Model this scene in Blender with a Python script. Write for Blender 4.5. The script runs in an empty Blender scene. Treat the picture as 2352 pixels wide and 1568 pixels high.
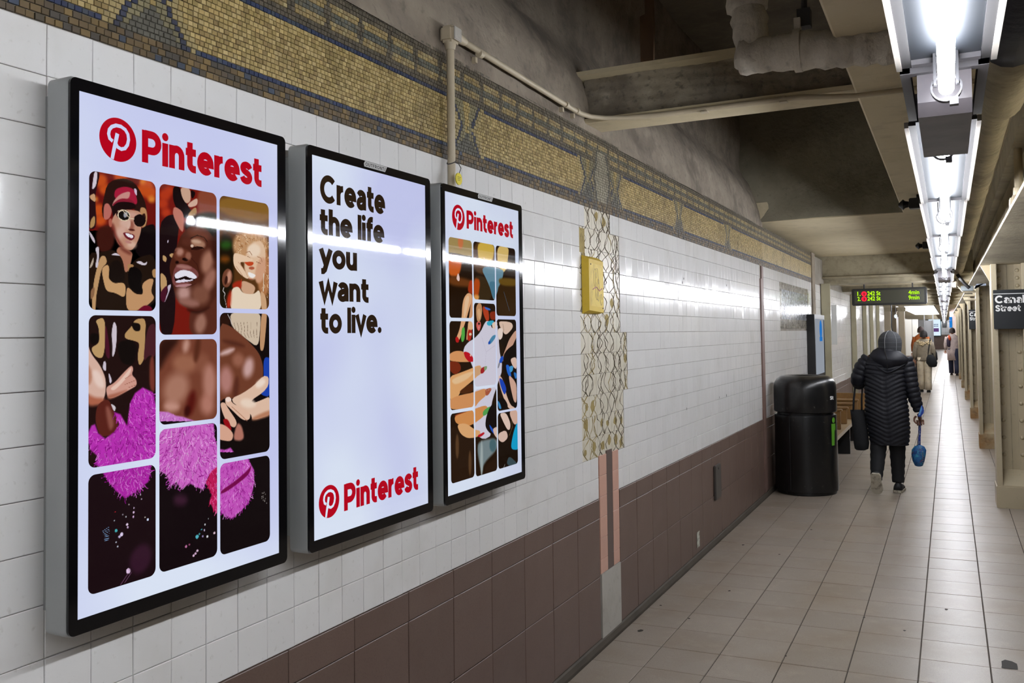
import bpy, bmesh, math, random
import numpy as np
from mathutils import Vector, Matrix

SC = bpy.context.scene
COL = SC.collection
rnd = random.Random(7)
PI = math.pi

# ---------------------------------------------------------------- camera, world, exposure
YAW, PITCH, ROLL = math.radians(26.4), math.radians(1.905), math.radians(-.757)
cyw, syw = math.cos(YAW), math.sin(YAW)
fwd = Vector((-syw * math.cos(PITCH), cyw * math.cos(PITCH), math.sin(PITCH)))
r0 = Vector((cyw, syw, 0))
u0 = r0.cross(fwd)
right = math.cos(ROLL) * r0 + math.sin(ROLL) * u0
up = -math.sin(ROLL) * r0 + math.cos(ROLL) * u0
cd = bpy.data.cameras.new('camera')
cam = bpy.data.objects.new('camera', cd)
COL.objects.link(cam)
cam.matrix_world = Matrix(((right.x, up.x, -fwd.x, 1.677), (right.y, up.y, -fwd.y, 0), (right.z, up.z, -fwd.z, 1.64), (0, 0, 0, 1)))
cd.sensor_width = 36
cd.lens = 2020 / 2352 * 36
cd.shift_y = -82 / 2352
cd.clip_start = .02
cd.clip_end = 200
SC.camera = cam

w = bpy.data.worlds.new('world')
SC.world = w
w.use_nodes = True
w.node_tree.nodes['Background'].inputs[0].default_value = (.9, .95, 1, 1)
w.node_tree.nodes['Background'].inputs[1].default_value = .03
SC.view_settings.view_transform = 'Standard'
SC.view_settings.look = 'None'
SC.view_settings.exposure = 0.0
SC.view_settings.gamma = 1
SC.view_settings.use_curve_mapping = False
SC.cycles.max_bounces = 10
SC.cycles.diffuse_bounces = 5
SC.cycles.caustics_reflective = False
SC.cycles.caustics_refractive = False
TUBE = 104.0          # radiance of the fluorescent tubes: the only lamps down here, with the screens


# ---------------------------------------------------------------- colours and materials
def lin(c):
    return tuple(((v / 12.92) if v <= .04045 else ((v + .055) / 1.055) ** 2.4) for v in c)


def rgb(h):
    return lin([int(h[i:i + 2], 16) / 255 for i in (0, 2, 4)]) + (1,)


class NT:
    def __init__(s, m):
        s.t = m.node_tree
        s.n = s.t.nodes
        s.l = s.t.links

    def add(s, ty, **kw):
        n = s.n.new(ty)
        for k, v in kw.items():
            if k.startswith('i_'):
                key = k[2:]
                n.inputs[int(key) if key.isdigit() else key.replace('_', ' ')].default_value = v
            else:
                setattr(n, k, v)
        return n

    def mix(s, a, b, fac, blend='MIX'):
        n = s.add('ShaderNodeMix', data_type='RGBA', blend_type=blend)
        for k, v in ((6, a), (7, b), (0, fac)):
            if hasattr(v, 'links'):
                s.l.new(v, n.inputs[k])
            else:
                n.inputs[k].default_value = v
        return n.outputs[2]

    def noise(s, scale, detail=4, rough=.55, vec=None, dist=0):
        n = s.add('ShaderNodeTexNoise', i_Scale=scale, i_Detail=detail, i_Roughness=rough, i_Distortion=dist)
        if vec is not None:
            s.l.new(vec, n.inputs['Vector'])
        return n.outputs[0]

    def ramp(s, fac, a, b):
        n = s.add('ShaderNodeMapRange', i_1=a, i_2=b)
        s.l.new(fac, n.inputs[0])
        return n.outputs[0]


MATS = {}


def mat(name, col='808080', rough=.5, metal=0, spec=.5, coat=0, vary=0, noise=(), bump=(), tint=None, emit=0, speck=None, stretch=None):
    """noise: (scale, lo, hi, colour, amount) layers over the base; bump: (scale, strength) layers; vary: brightness spread between pieces."""
    if name in MATS:
        return MATS[name]
    m = bpy.data.materials.new(name)
    m.use_nodes = True
    N = NT(m)
    b = N.n['Principled BSDF']
    geo = N.add('ShaderNodeNewGeometry')
    vec = geo.outputs['Position']
    if stretch:
        mp = N.add('ShaderNodeMapping')
        mp.inputs['Scale'].default_value = stretch
        N.l.new(vec, mp.inputs[0])
        vec = mp.outputs[0]
    c = rgb(col)
    if tint == 'attr':
        c = N.add('ShaderNodeAttribute', attribute_name='tint').outputs['Color']
    elif tint == 'object':
        c = N.add('ShaderNodeObjectInfo').outputs['Color']
    for sc, lo, hi, c2, amt in noise:
        f = N.ramp(N.noise(sc, vec=vec), lo, hi)
        mm = N.add('ShaderNodeMath', operation='MULTIPLY', i_1=amt)
        N.l.new(f, mm.inputs[0])
        c = N.mix(c, rgb(c2), mm.outputs[0])
    if speck:
        sc, thr, c2 = speck
        v = N.add('ShaderNodeTexVoronoi', i_Scale=sc)
        N.l.new(vec, v.inputs['Vector'])
        f = N.ramp(v.outputs['Distance'], thr, thr * .6)
        c = N.mix(c, rgb(c2), f)
    if vary:
        oi = N.add('ShaderNodeObjectInfo')
        ad = N.add('ShaderNodeMath', operation='ADD')
        N.l.new(oi.outputs['Random'], ad.inputs[0])
        N.l.new(geo.outputs['Random Per Island'], ad.inputs[1])
        fr = N.add('ShaderNodeMath', operation='FRACT')
        N.l.new(ad.outputs[0], fr.inputs[0])
        mr = N.add('ShaderNodeMapRange', i_3=1 - vary, i_4=1 + vary)
        N.l.new(fr.outputs[0], mr.inputs[0])
        hs = N.add('ShaderNodeHueSaturation')
        N.l.new(mr.outputs[0], hs.inputs['Value'])
        if hasattr(c, 'links'):
            N.l.new(c, hs.inputs['Color'])
        else:
            hs.inputs['Color'].default_value = c
        c = hs.outputs[0]
    if hasattr(c, 'links'):
        N.l.new(c, b.inputs['Base Color'])
    else:
        b.inputs['Base Color'].default_value = c
    b.inputs['Roughness'].default_value = rough
    b.inputs['Metallic'].default_value = metal
    b.inputs['Specular IOR Level'].default_value = spec
    b.inputs['Coat Weight'].default_value = coat
    b.inputs['Coat Roughness'].default_value = .06
    nrm = None
    for sc, st in bump:
        bn = N.add('ShaderNodeBump', i_Strength=st, i_Distance=.02)
        N.l.new(N.noise(sc, 6, .6, vec=vec), bn.inputs['Height'])
        if nrm is not None:
            N.l.new(nrm, bn.inputs['Normal'])
        nrm = bn.outputs[0]
    if nrm is not None:
        N.l.new(nrm, b.inputs['Normal'])
    if emit:
        b.inputs['Emission Strength'].default_value = emit
        if hasattr(c, 'links'):
            N.l.new(c, b.inputs['Emission Color'])
        else:
            b.inputs['Emission Color'].default_value = c
        if tint or emit < 3:
            b.inputs['Base Color'].default_value = (0, 0, 0, 1)
            for l in list(b.inputs['Base Color'].links):
                N.l.remove(l)
            b.inputs['Specular IOR Level'].default_value = 0
    MATS[name] = m
    return m


def glass_pane_mat():
    m = bpy.data.materials.new('cover_glass')
    m.use_nodes = True
    N = NT(m)
    N.n.remove(N.n['Principled BSDF'])
    tr = N.add('ShaderNodeBsdfTransparent')
    gl = N.add('ShaderNodeBsdfGlossy', i_Roughness=.035)
    ge = N.add('ShaderNodeNewGeometry')
    dt = N.add('ShaderNodeVectorMath', operation='DOT_PRODUCT')
    N.l.new(ge.outputs['Incoming'], dt.inputs[0])
    N.l.new(ge.outputs['Normal'], dt.inputs[1])
    ab = N.add('ShaderNodeMath', operation='ABSOLUTE')
    N.l.new(dt.outputs['Value'], ab.inputs[0])
    om = N.add('ShaderNodeMath', operation='SUBTRACT', i_0=1.0)
    N.l.new(ab.outputs[0], om.inputs[1])
    pw = N.add('ShaderNodeMath', operation='POWER', i_1=5.0)
    N.l.new(om.outputs[0], pw.inputs[0])
    fr = N.add('ShaderNodeMath', operation='MULTIPLY_ADD', i_1=.96, i_2=.04)     # Schlick, the same from both sides
    N.l.new(pw.outputs[0], fr.inputs[0])
    mx = N.add('ShaderNodeMixShader')
    N.l.new(fr.outputs[0], mx.inputs[0])
    N.l.new(tr.outputs[0], mx.inputs[1])
    N.l.new(gl.outputs[0], mx.inputs[2])
    N.l.new(mx.outputs[0], N.n['Material Output'].inputs[0])
    MATS['glass'] = m
    return m


# ---------------------------------------------------------------- objects
def wloc(o):
    v = Vector((0, 0, 0))
    while o is not None:
        v += o.location
        o = o.parent
    return v


def tag(o, label=None, cat=None, group=None, kind=None):
    for k, v in (('label', label), ('category', cat), ('group', group), ('kind', kind)):
        if v:
            o[k] = v
    return o


def thing(name, label, cat, loc=(0, 0, 0), group=None):
    o = bpy.data.objects.new(name, None)
    o.empty_display_size = .1
    COL.objects.link(o)
    o.location = loc
    return tag(o, label, cat, group)


def copy_tree(o, parent=None):
    c = o.copy()
    COL.objects.link(c)
    if parent is not None:
        c.parent = parent
    for ch in list(o.children):
        copy_tree(ch, c)
    return c


class MB:
    """Collects faces in world coordinates and links them as ONE mesh object."""
    def __init__(s):
        s.v, s.f, s.c = [], [], []

    def add(s, v, f, col=None):
        o = len(s.v)
        s.v += [tuple(p) for p in v]
        s.f += [tuple(i + o for i in q) for q in f]
        if col is not None:
            s.c += [col] * len(f)
        return s

    def box(s, x0, x1, y0, y1, z0, z1, col=None):
        v = [(x, y, z) for x in (x0, x1) for y in (y0, y1) for z in (z0, z1)]
        return s.add(v, [(0, 1, 3, 2), (4, 6, 7, 5), (0, 4, 5, 1), (2, 3, 7, 6), (0, 2, 6, 4), (1, 5, 7, 3)], col)

    def bbox(s, x0, x1, y0, y1, z0, z1, b=.004):
        """a box with all its edges cut off"""
        bm = bmesh.new()
        bmesh.ops.create_cube(bm, size=1)
        for q in bm.verts:
            q.co = Vector(((x0 + x1) / 2 + q.co.x * (x1 - x0), (y0 + y1) / 2 + q.co.y * (y1 - y0), (z0 + z1) / 2 + q.co.z * (z1 - z0)))
        bmesh.ops.bevel(bm, geom=list(bm.edges), offset=b, segments=2, affect='EDGES')
        return s.bm(bm)

    def bm(s, bm):
        bm.verts.index_update()
        s.add([q.co for q in bm.verts], [[q.index for q in f.verts] for f in bm.faces])
        bm.free()
        return s

    def rings(s, R, cap=True, close=True, col=None):
        n = len(R[0])
        v = [p for r in R for p in r]
        f = []
        for i in range(len(R) - 1):
            for j in range(n if close else n - 1):
                k = (j + 1) % n
                f.append((i * n + j, i * n + k, (i + 1) * n + k, (i + 1) * n + j))
        if cap:
            f.append(tuple(range(n))[::-1])
            f.append(tuple((len(R) - 1) * n + j for j in range(n)))
        return s.add(v, f, col)

    def tube(s, path, r, n=10, cap=True, flat=None):
        P = [Vector(p) for p in path]
        rr = r if isinstance(r, (list, tuple)) else [r] * len(P)
        R = []
        ref = Vector((0, 0, 1))
        d0 = (P[1] - P[0]).normalized()
        if abs(d0.z) > .9:
            ref = Vector((1, 0, 0))
        a = (ref - d0 * ref.dot(d0)).normalized()
        for i, p in enumerate(P):
            d = ((P[min(i + 1, len(P) - 1)] - P[max(i - 1, 0)])).normalized()
            a = (a - d * a.dot(d)).normalized()
            b = d.cross(a)
            q = flat if flat else 1
            R.append([p + rr[i] * (math.cos(t) * a + math.sin(t) * b * q) for t in [2 * PI * j / n for j in range(n)]])
        return s.rings(R, cap)

    def lathe(s, c, prof, n=32, a0=0, a1=2 * PI):
        full = a1 - a0 > 6.28
        R = [[(c[0] + r * math.cos(a0 + (a1 - a0) * j / (n if full else n - 1)), c[1] + r * math.sin(a0 + (a1 - a0) * j / (n if full else n - 1)), c[2] + z) for j in range(n)] for r, z in prof]
        return s.rings(R, cap=False, close=full)

    def prism(s, poly, axis, a0, a1, flip=False):
        """poly in the two other axes (x,y / x,z / y,z order), pulled along axis from a0 to a1"""
        def P(q, a):
            return {'x': (a, q[0], q[1]), 'y': (q[0], a, q[1]), 'z': (q[0], q[1], a)}[axis]
        n = len(poly)
        v = [P(q, a0) for q in poly] + [P(q, a1) for q in poly]
        f = [tuple(range(n)), tuple(range(2 * n - 1, n - 1, -1))] + [(i, (i + 1) % n, n + (i + 1) % n, n + i)[::-1] for i in range(n)]
        return s.add(v, f)

    def ball(s, c, rx, ry, rz, n=12, k=8):
        R = []
        for i in range(k + 1):
            t = PI * i / k
            R.append([(c[0] + rx * math.sin(t) * math.cos(2 * PI * j / n), c[1] + ry * math.sin(t) * math.sin(2 * PI * j / n), c[2] - rz * math.cos(t)) for j in range(n)])
        return s.rings(R, cap=False)

    def build(s, name, m, parent=None, smooth=False, kind=None, label=None, fixn=True, loc=None):
        me = bpy.data.meshes.new(name)
        off = wloc(parent) if parent is not None else Vector(loc or (0, 0, 0))
        me.from_pydata([(p[0] - off.x, p[1] - off.y, p[2] - off.z) for p in s.v], [], s.f)
        if s.c:
            a = me.attributes.new('tint', 'FLOAT_COLOR', 'FACE')
            a.data.foreach_set('color', np.array(s.c, np.float32).ravel())
        if fixn:
            bm = bmesh.new()
            bm.from_mesh(me)
            bmesh.ops.recalc_face_normals(bm, faces=bm.faces)
            bm.to_mesh(me)
            bm.free()
        if smooth:
            me.shade_smooth()
            if smooth != 'all':
                me.set_sharp_from_angle(angle=math.radians(40))
        if m is not None:
            me.materials.append(m)
        o = bpy.data.objects.new(name, me)
        COL.objects.link(o)
        if parent is not None:
            o.parent = parent
        elif loc is not None:
            o.location = loc
        return tag(o, label, None, None, kind)


def inst(src, parent, loc, rot=None, color=None):
    o = src.copy()
    COL.objects.link(o)
    o.parent = parent
    o.location = Vector(loc) - (wloc(parent) if parent is not None else Vector((0, 0, 0)))
    if rot:
        o.rotation_euler = rot
    if color:
        o.color = color
    return o


def struct(o):
    o['kind'] = 'structure'
    return o


def text_mesh(body, size, bold=.0, squeeze=1.0, depth=0.0, space=1.0):
    """flat lettering as vertices and faces in x,y; returns verts, faces, width"""
    cu = bpy.data.curves.new('lettering', 'FONT')
    cu.body = body
    cu.size = 1
    cu.offset = bold
    cu.space_character = space
    cu.extrude = depth
    cu.resolution_u = 5
    o = bpy.data.objects.new('lettering', cu)
    COL.objects.link(o)
    dg = bpy.context.evaluated_depsgraph_get()
    me = bpy.data.meshes.new_from_object(o.evaluated_get(dg))
    v = [(q.co.x * size * squeeze, q.co.y * size, q.co.z) for q in me.vertices]
    f = [tuple(p.vertices) for p in me.polygons]
    bpy.data.objects.remove(o)
    bpy.data.curves.remove(cu)
    bpy.data.meshes.remove(me)
    x0 = min(p[0] for p in v)
    v = [(p[0] - x0, p[1], p[2]) for p in v]
    return v, f, max(p[0] for p in v)


def text_fit(body, width, capheight, bold=.02, space=1.0):
    """lettering with a given total width and the height of its capitals (cap height of the built-in face is about .72 of the size)"""
    v, f, wd = text_mesh(body, capheight / .729, bold, 1, 0, space)
    k = width / wd
    return [(p[0] * k, p[1], 0) for p in v], f


def arc(cx, cy, rx, ry, a0, a1, n=12):
    return [(cx + rx * math.cos(math.radians(a0 + (a1 - a0) * i / n)), cy + ry * math.sin(math.radians(a0 + (a1 - a0) * i / n))) for i in range(n + 1)]


def smooth(P, k=4):
    out = []
    for i in range(len(P) - 1):
        p0, p1, p2, p3 = P[max(i - 1, 0)], P[i], P[i + 1], P[min(i + 2, len(P) - 1)]
        for j in range(k):
            t = j / k
            out.append(tuple(.5 * (2 * b_ + (c_ - a_) * t + (2 * a_ - 5 * b_ + 4 * c_ - d_) * t * t + (3 * b_ - a_ - 3 * c_ + d_) * t ** 3) for a_, b_, c_, d_ in zip(p0, p1, p2, p3)))
    return out + [P[-1]]


S_LOW = [(.48, .53), (.42, .615), (.29, .65), (.16, .61), (.115, .53), (.16, .45), (.29, .385), (.42, .32), (.475, .22), (.42, .125), (.29, .09), (.15, .13), (.095, .22)]
GLYPHS = {          # width, strokes (centre lines; capitals 1 high, small letters .74)
    'P': (.74, [[(.11, 0), (.11, 1)], [(.11, .89), (.38, .89)] + arc(.38, .64, .25, .25, 90, -90)[1:] + [(.11, .39)]]),
    'i': (.22, [[(.11, 0), (.11, .74)], 'dot .11 .935']),
    'n': (.62, [[(.11, 0), (.11, .74)], arc(.31, .42, .20, .215, 180, 0) + [(.51, 0)]]),
    't': (.47, [[(.19, .96), (.19, .27)] + arc(.36, .27, .17, .17, 180, 270)[1:] + [(.45, .10)], [(.01, .64), (.45, .64)]]),
    'e': (.70, [[(.10, .36), (.60, .36)] + arc(.35, .37, .25, .27, 0, 318, 20)[1:]]),
    'r': (.43, [[(.11, 0), (.11, .74)], arc(.38, .38, .27, .25, 180, 88)]),
    's': (.57, [smooth(S_LOW)]),
    'C': (.90, [arc(.48, .5, .375, .40, 42, 318, 24)]),
    'a': (.61, [smooth([(.12, .54), (.20, .63), (.32, .65), (.44, .60), (.49, .49)]) + [(.49, 0)], smooth([(.49, .41), (.28, .385), (.15, .32), (.115, .215), (.17, .12), (.28, .09), (.40, .13), (.49, .25)])]),
    'h': (.62, [[(.11, 0), (.11, 1.02)], arc(.31, .42, .20, .215, 180, 0) + [(.51, 0)]]),
    'l': (.22, [[(.11, 0), (.11, 1.02)]]),
    'f': (.42, [[(.18, 0), (.18, .74)] + arc(.36, .75, .18, .17, 180, 85)[1:] + [(.43, .915)], [(.01, .64), (.42, .64)]]),
    'y': (.62, [[(.05, .74), (.31, .12)], [(.57, .74), (.31, .08), (.25, -.07), (.17, -.135), (.06, -.14)]]),
    'o': (.72, [arc(.36, .37, .255, .27, 0, 360, 24)]),
    'u': (.62, [[(.11, .74), (.11, .32)] + arc(.31, .32, .20, .215, 180, 360)[1:], [(.51, .74), (.51, 0)]]),
    'w': (.90, [[(.06, .74), (.25, .05), (.45, .66), (.65, .05), (.84, .74)]]),
    'v': (.62, [[(.06, .74), (.31, .06), (.56, .74)]]),
    '.': (.24, ['dot .12 .12']),
    'S': (.72, [smooth([(x * 1.3 + .0, y * 1.4 - .02) for x, y in S_LOW])]),
    'O': (.96, [arc(.48, .5, .38, .40, 0, 360, 24)]),
    'U': (.78, [[(.11, 1), (.11, .38)] + arc(.39, .38, .28, .28, 180, 360)[1:] + [(.67, 1)]]),
    'T': (.70, [[(.35, 0), (.35, .9)], [(0, .9), (.70, .9)]]),
    'F': (.62, [[(.11, 0), (.11, 1)], [(.11, .9), (.60, .9)], [(.11, .5), (.55, .5)]]),
    'R': (.74, [[(.11, 0), (.11, 1)], [(.11, .9), (.40, .9)] + arc(.40, .68, .22, .22, 90, -90)[1:] + [(.11, .46)], [(.34, .46), (.62, 0)]]),
    'N': (.80, [[(.11, 0), (.11, 1)], [(.11, .98), (.69, .02)], [(.69, 0), (.69, 1)]]),
    '/': (.40, [[(.03, -.05), (.37, 1.05)]]),
    ' ': (.26, []),
}


def bold_text(body, width, cap, wgt=.24, gap=.055):
    """heavy geometric lettering drawn as strokes; scaled to a total width and the height of its capitals"""
    V, F, x = [], [], 0
    for ch in body:
        wd, strokes = GLYPHS[ch]
        for st in strokes:
            if isinstance(st, str):
                _, cx, cy = st.split()
                o = len(V)
                V += [(x + float(cx) + .128 * math.cos(2 * PI * j / 16), float(cy) + .128 * math.sin(2 * PI * j / 16)) for j in range(16)]
                F.append(tuple(range(o, o + 16)))
                continue
            n, o, h = len(st), len(V), wgt / 2
            closed = abs(st[0][0] - st[-1][0]) + abs(st[0][1] - st[-1][1]) < 1e-6
            for i, p in enumerate(st):
                def d(a, b_):
                    L = math.hypot(b_[0] - a[0], b_[1] - a[1]) or 1
                    return (b_[0] - a[0]) / L, (b_[1] - a[1]) / L
                d0 = d(st[i - 1], p) if i else (d(st[-2], st[-1]) if closed else d(p, st[1]))
                d1 = d(p, st[i + 1]) if i < n - 1 else (d(st[0], st[1]) if closed else d(st[-2], p))
                nx, ny = -(d0[1] + d1[1]), d0[0] + d1[0]
                L = math.hypot(nx, ny) or 1
                nx, ny = nx / L, ny / L
                k = h / max(.45, nx * -d0[1] + ny * d0[0])
                V += [(x + p[0] + nx * k, p[1] + ny * k), (x + p[0] - nx * k, p[1] - ny * k)]
            F += [(o + 2 * i, o + 2 * i + 1, o + 2 * i + 3, o + 2 * i + 2) for i in range(n - 1)]
        x += wd + gap
    kx = width / (x - gap)
    return [(p[0] * kx, p[1] * cap, 0) for p in V], F


def curve_fill(outers):
    """fills closed outlines (holes inside outlines stay holes); points in x,y; returns verts, faces"""
    cu = bpy.data.curves.new('fill', 'CURVE')
    cu.dimensions = '2D'
    cu.fill_mode = 'BOTH'
    for P in outers:
        sp = cu.splines.new('POLY')
        sp.points.add(len(P) - 1)
        for q, p in zip(sp.points, P):
            q.co = (p[0], p[1], 0, 1)
        sp.use_cyclic_u = True
    o = bpy.data.objects.new('fill', cu)
    COL.objects.link(o)
    dg = bpy.context.evaluated_depsgraph_get()
    me = bpy.data.meshes.new_from_object(o.evaluated_get(dg))
    v = [tuple(q.co) for q in me.vertices]
    f = [tuple(p.vertices) for p in me.polygons]
    bpy.data.objects.remove(o)
    bpy.data.curves.remove(cu)
    bpy.data.meshes.remove(me)
    return v, f


def rrect(x0, x1, y0, y1, r, n=6):
    out = []
    for cx, cy, a in ((x1 - r, y1 - r, 0), (x0 + r, y1 - r, PI / 2), (x0 + r, y0 + r, PI), (x1 - r, y0 + r, 1.5 * PI)):
        out += [(cx + r * math.cos(a + i * PI / 2 / n), cy + r * math.sin(a + i * PI / 2 / n)) for i in range(n + 1)]
    return out


def on_wall(vf, X, y0, z0):
    """lettering laid on a plane that faces +x: its x runs along +y"""
    v, f = vf[0], vf[1]
    return [(X, y0 + p[0], z0 + p[1]) for p in v], f


def fz(x):
    return .0155 * x


# ---------------------------------------------------------------- materials of the place
white_tile = mat('white_glazed_tile', 'd9d8d6', .15, vary=.025, spec=.5, noise=((3, .55, .8, 'b4afa4', .35), (60, .62, .75, '8c8678', .25)), bump=((2.2, .018), (9, .03)))
grout = mat('dirty_grout', '8a847a', .9, noise=((6, .4, .7, '6a6258', .6),))
brown_tile = mat('brown_tile', '66534a', .42, vary=.04, noise=((5, .4, .7, '6f5e55', .5), (220, .5, .7, '4c3c35', .4)), bump=((3, .02),))
pink_tile = mat('pink_tile', 'c49a88', .35, vary=.04, noise=((8, .5, .8, 'b48878', .5),))
stripe_tile = mat('grey_brown_stripe', '5e4f49', .4, vary=.03)
mosaic = mat('mosaic_tint', tint='attr', rough=.45, noise=((5, .5, .75, '3d3524', .45),))
mosaic_one = mat('mosaic_tint_single', tint='object', rough=.45, noise=((5, .5, .75, '3d3524', .45),))
floor_tile = mat('floor_tile', '948a7e', .34, vary=.05, spec=.42, noise=((2.5, .45, .75, '84735f', .7), (9, .55, .75, 'a69a8c', .5), (260, .5, .68, '6f6356', .55)), bump=((40, .012), (4, .02)))
floor_joint = mat('floor_joint', '3b342c', .9)
concrete = mat('rough_concrete', '8c8172', .9, noise=((2.2, .4, .65, '61574c', .8), (9, .45, .7, '9a8f7e', .6), (25, .55, .75, '5c554c', .6)), bump=((7, .5), (38, .45)))
sooty = mat('sooty_concrete', '6b6457', .95, noise=((1.5, .4, .7, '4c463e', .8), (9, .5, .75, '7a7263', .5)), bump=((5, .5), (30, .4)))
cream_paint = mat('cream_ceiling_paint', 'c8bb9c', .6, noise=((1.2, .4, .7, 'aea17f', .7), (7, .55, .75, '978b70', .5), (30, .6, .75, 'd2c7ac', .4)), bump=((10, .12), (60, .08)))
olive_paint = mat('dirty_cream_paint', 'a0977f', .55, noise=((2, .4, .65, '857b64', .8), (12, .5, .75, '5b523f', .5)), bump=((6, .35), (30, .3)))
beam_face = mat('flaking_beam_paint', '948a76', .7, noise=((2.5, .4, .6, '6a6153', .9), (9, .5, .7, 'a09784', .6), (30, .55, .7, '3f3a33', .6)), bump=((5, .7), (25, .6)))
steel_paint = mat('beige_gloss_paint', 'b6aa8f', .35, noise=((2, .45, .75, 'a09377', .5), (30, .6, .8, '6c604c', .3)), bump=((18, .05),))
rust_paint = mat('rust_stained_paint', 'b3a484', .5, noise=((3, .42, .62, '9a6c34', .8), (9, .55, .7, '5c3f22', .6)), bump=((14, .1),))
conduit_paint = mat('cream_conduit', 'b3a78f', .45, noise=((5, .5, .75, '8d816a', .5),), bump=((40, .05),))
dark_strip = mat('brown_expansion_strip', '6f5850', .5, noise=((5, .4, .7, '8a7068', .6),))
pale_concrete = mat('pale_concrete', 'a9a59c', .8, noise=((4, .45, .7, '8f8a80', .6), (25, .6, .8, '77726a', .5)), bump=((20, .1),))
bay_m = mat('green_grey_concrete', '8e8876', .95, noise=((1.3, .4, .7, '68634f', .8), (6, .5, .75, '9c9684', .5), (22, .6, .75, '5f5a4c', .5)), bump=((3, .5), (18, .5)))
curb_mat = mat('curb_stone', '4c443a', .7, noise=((5, .4, .7, '38322a', .7),))

# ---------------------------------------------------------------- left wall: backing with every tile on it
Y0W, Y1W = -6.0, 27.5
wl = MB().box(-.2, -.006, Y0W, Y1W, -.1, 2.70).build('wall_left', grout)
struct(wl)
TP = .1095
ZB = .7712


def tile_mesh(b, a, t, ch):
    """front face towards +x, size b along y, a along z, thickness t, edges cut by ch"""
    def q(x, hb, ha):
        return [(x, -hb, -ha), (x, hb, -ha), (x, hb, ha), (x, -hb, ha)]
    v = q(0, b / 2 - ch, a / 2 - ch) + q(-ch * .7, b / 2, a / 2) + q(-t, b / 2, a / 2)
    f = [(0, 1, 2, 3)] + [(i, 4 + i, 4 + (i + 1) % 4, (i + 1) % 4) for i in range(4)] + [(4 + i, 8 + i, 8 + (i + 1) % 4, 4 + (i + 1) % 4) for i in range(4)]
    return v, f


# places of the white tiles: y centre, z centre, width
def patch_span(z):                       # where old tiles lie bare round the yellow box
    if z > 2.19:
        return 4.235, 4.62
    if z > 1.66:
        return 4.16, 4.766
    if z > 1.30:
        return 4.16, 4.876
    return 4.16, 4.80


whites = []
for r in range(14):
    z = ZB + (r + .5) * TP
    ks = [1.7514 + TP * k for k in range(-70, 240)]
    a0, a1 = patch_span(z) if z > 1.0 else (4.385, 4.69)
    for y in ks:
        if a0 > y >= Y0W:
            b = min(y + TP, a0)
            if b - y > .012:
                whites.append(((y + b) / 2, z, b - y))
    g0 = a1
    y = 4.766 + math.floor((a1 - 4.766) / TP) * TP
    while y < 8.93:
        a, b = max(y, a1), min(y + TP, 8.93)
        if b - a > .012:
            whites.append(((a + b) / 2, z, b - a))
        y += TP
    y = 9.10
    while y < Y1W:
        if not (10.07 <= y + .05 <= 12.3 and 1.67 < z < 2.2) and not (12.62 < y + .05 < 12.9):
            whites.append((y + TP / 2, z, TP))
        y += TP
seen = sorted([q for q in whites if q[0] > .95 and not (1.2 < q[0] < 3.24 and 1.1 < q[1] < 2.12)], key=lambda q: q[0])[:300]
near = set(seen)
cache = {}
g = .0017
for (y, z, b) in seen:
    k = round(b, 4)
    if k not in cache:
        v, f = tile_mesh(b - g, TP - g, .007, .0016)
        o = MB().add(v, f).build('tile', white_tile, wl, fixn=False)
        cache[k] = o
    else:
        o = inst(cache[k], wl, (0, y, z))
    o.location = (rnd.uniform(-.0005, .0006), y, z)
    o.rotation_euler = (0, rnd.gauss(0, .0065), rnd.gauss(0, .005))
m = MB()
for q in whites:
    if q in near:
        continue
    y, z, b = q
    v, f = tile_mesh(b - g, TP - g, .007, .0016)
    ty, tz, dx = rnd.gauss(0, .0065), rnd.gauss(0, .005), rnd.uniform(-.0005, .0006)
    m.add([(p[0] + dx + p[2] * ty - p[1] * tz, p[1] + y, p[2] + z) for p in v], f)
m.build('distant_tiling', white_tile, wl, kind='stuff', fixn=False)

# brown dado, curb, pink strip, pale patch
dado = []
ys = [1.942 + .3044 * k for k in range(-26, 9)]
for r, (z0, z1) in enumerate(((.042, .366), (.366, .670), (.670, ZB))):
    for y in ys:
        b = min(y + .3044, 4.385)
        if b > y + .02:
            dado.append((y, b, z0, z1))
    y = 4.69
    while y < Y1W:
        b = y + .3044
        if y < 8.93 < b:
            b = 8.93
        if not (8.93 <= y < 9.09):
            dado.append((y, b, z0, z1))
        y = 9.10 if y < 8.93 <= b else b
cache = {}
for (y, b, z0, z1) in dado:
    k = (round(b - y, 4), round(z1 - z0, 4))
    c = (.002 if z1 < ZB else .0035, (y + b) / 2, (z0 + z1) / 2)
    if y < 1.2 or y > 13:
        continue
    if k not in cache:
        v, f = tile_mesh(b - y - .003, z1 - z0 - .003, .009, .002)
        cache[k] = o = MB().add(v, f).build('dado_tile', brown_tile, wl, fixn=False)
        o.location = c
    else:
        o = inst(cache[k], wl, c)
    o.rotation_euler = (0, rnd.gauss(0, .002), rnd.gauss(0, .002))
m = MB()
for (y, b, z0, z1) in dado:
    if y < 1.2 or y > 13:
        v, f = tile_mesh(b - y - .003, z1 - z0 - .003, .009, .002)
        m.add([(p[0] + .002, p[1] + (y + b) / 2, p[2] + (z0 + z1) / 2) for p in v], f)
m.build('distant_dado', brown_tile, wl, kind='stuff', fixn=False)
MB().prism([(-.006, -.02), (.02, -.02), (.02, .012), (.012, .036), (.004, .042), (-.006, .042)], 'y', Y0W, Y1W).build('curb', curb_mat, wl)
MB().box(-.006, .006, 4.39, 4.685, .04, .372).build('bare_panel', pale_concrete, wl, label='pale bare concrete panel under the pink tiles')
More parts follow.
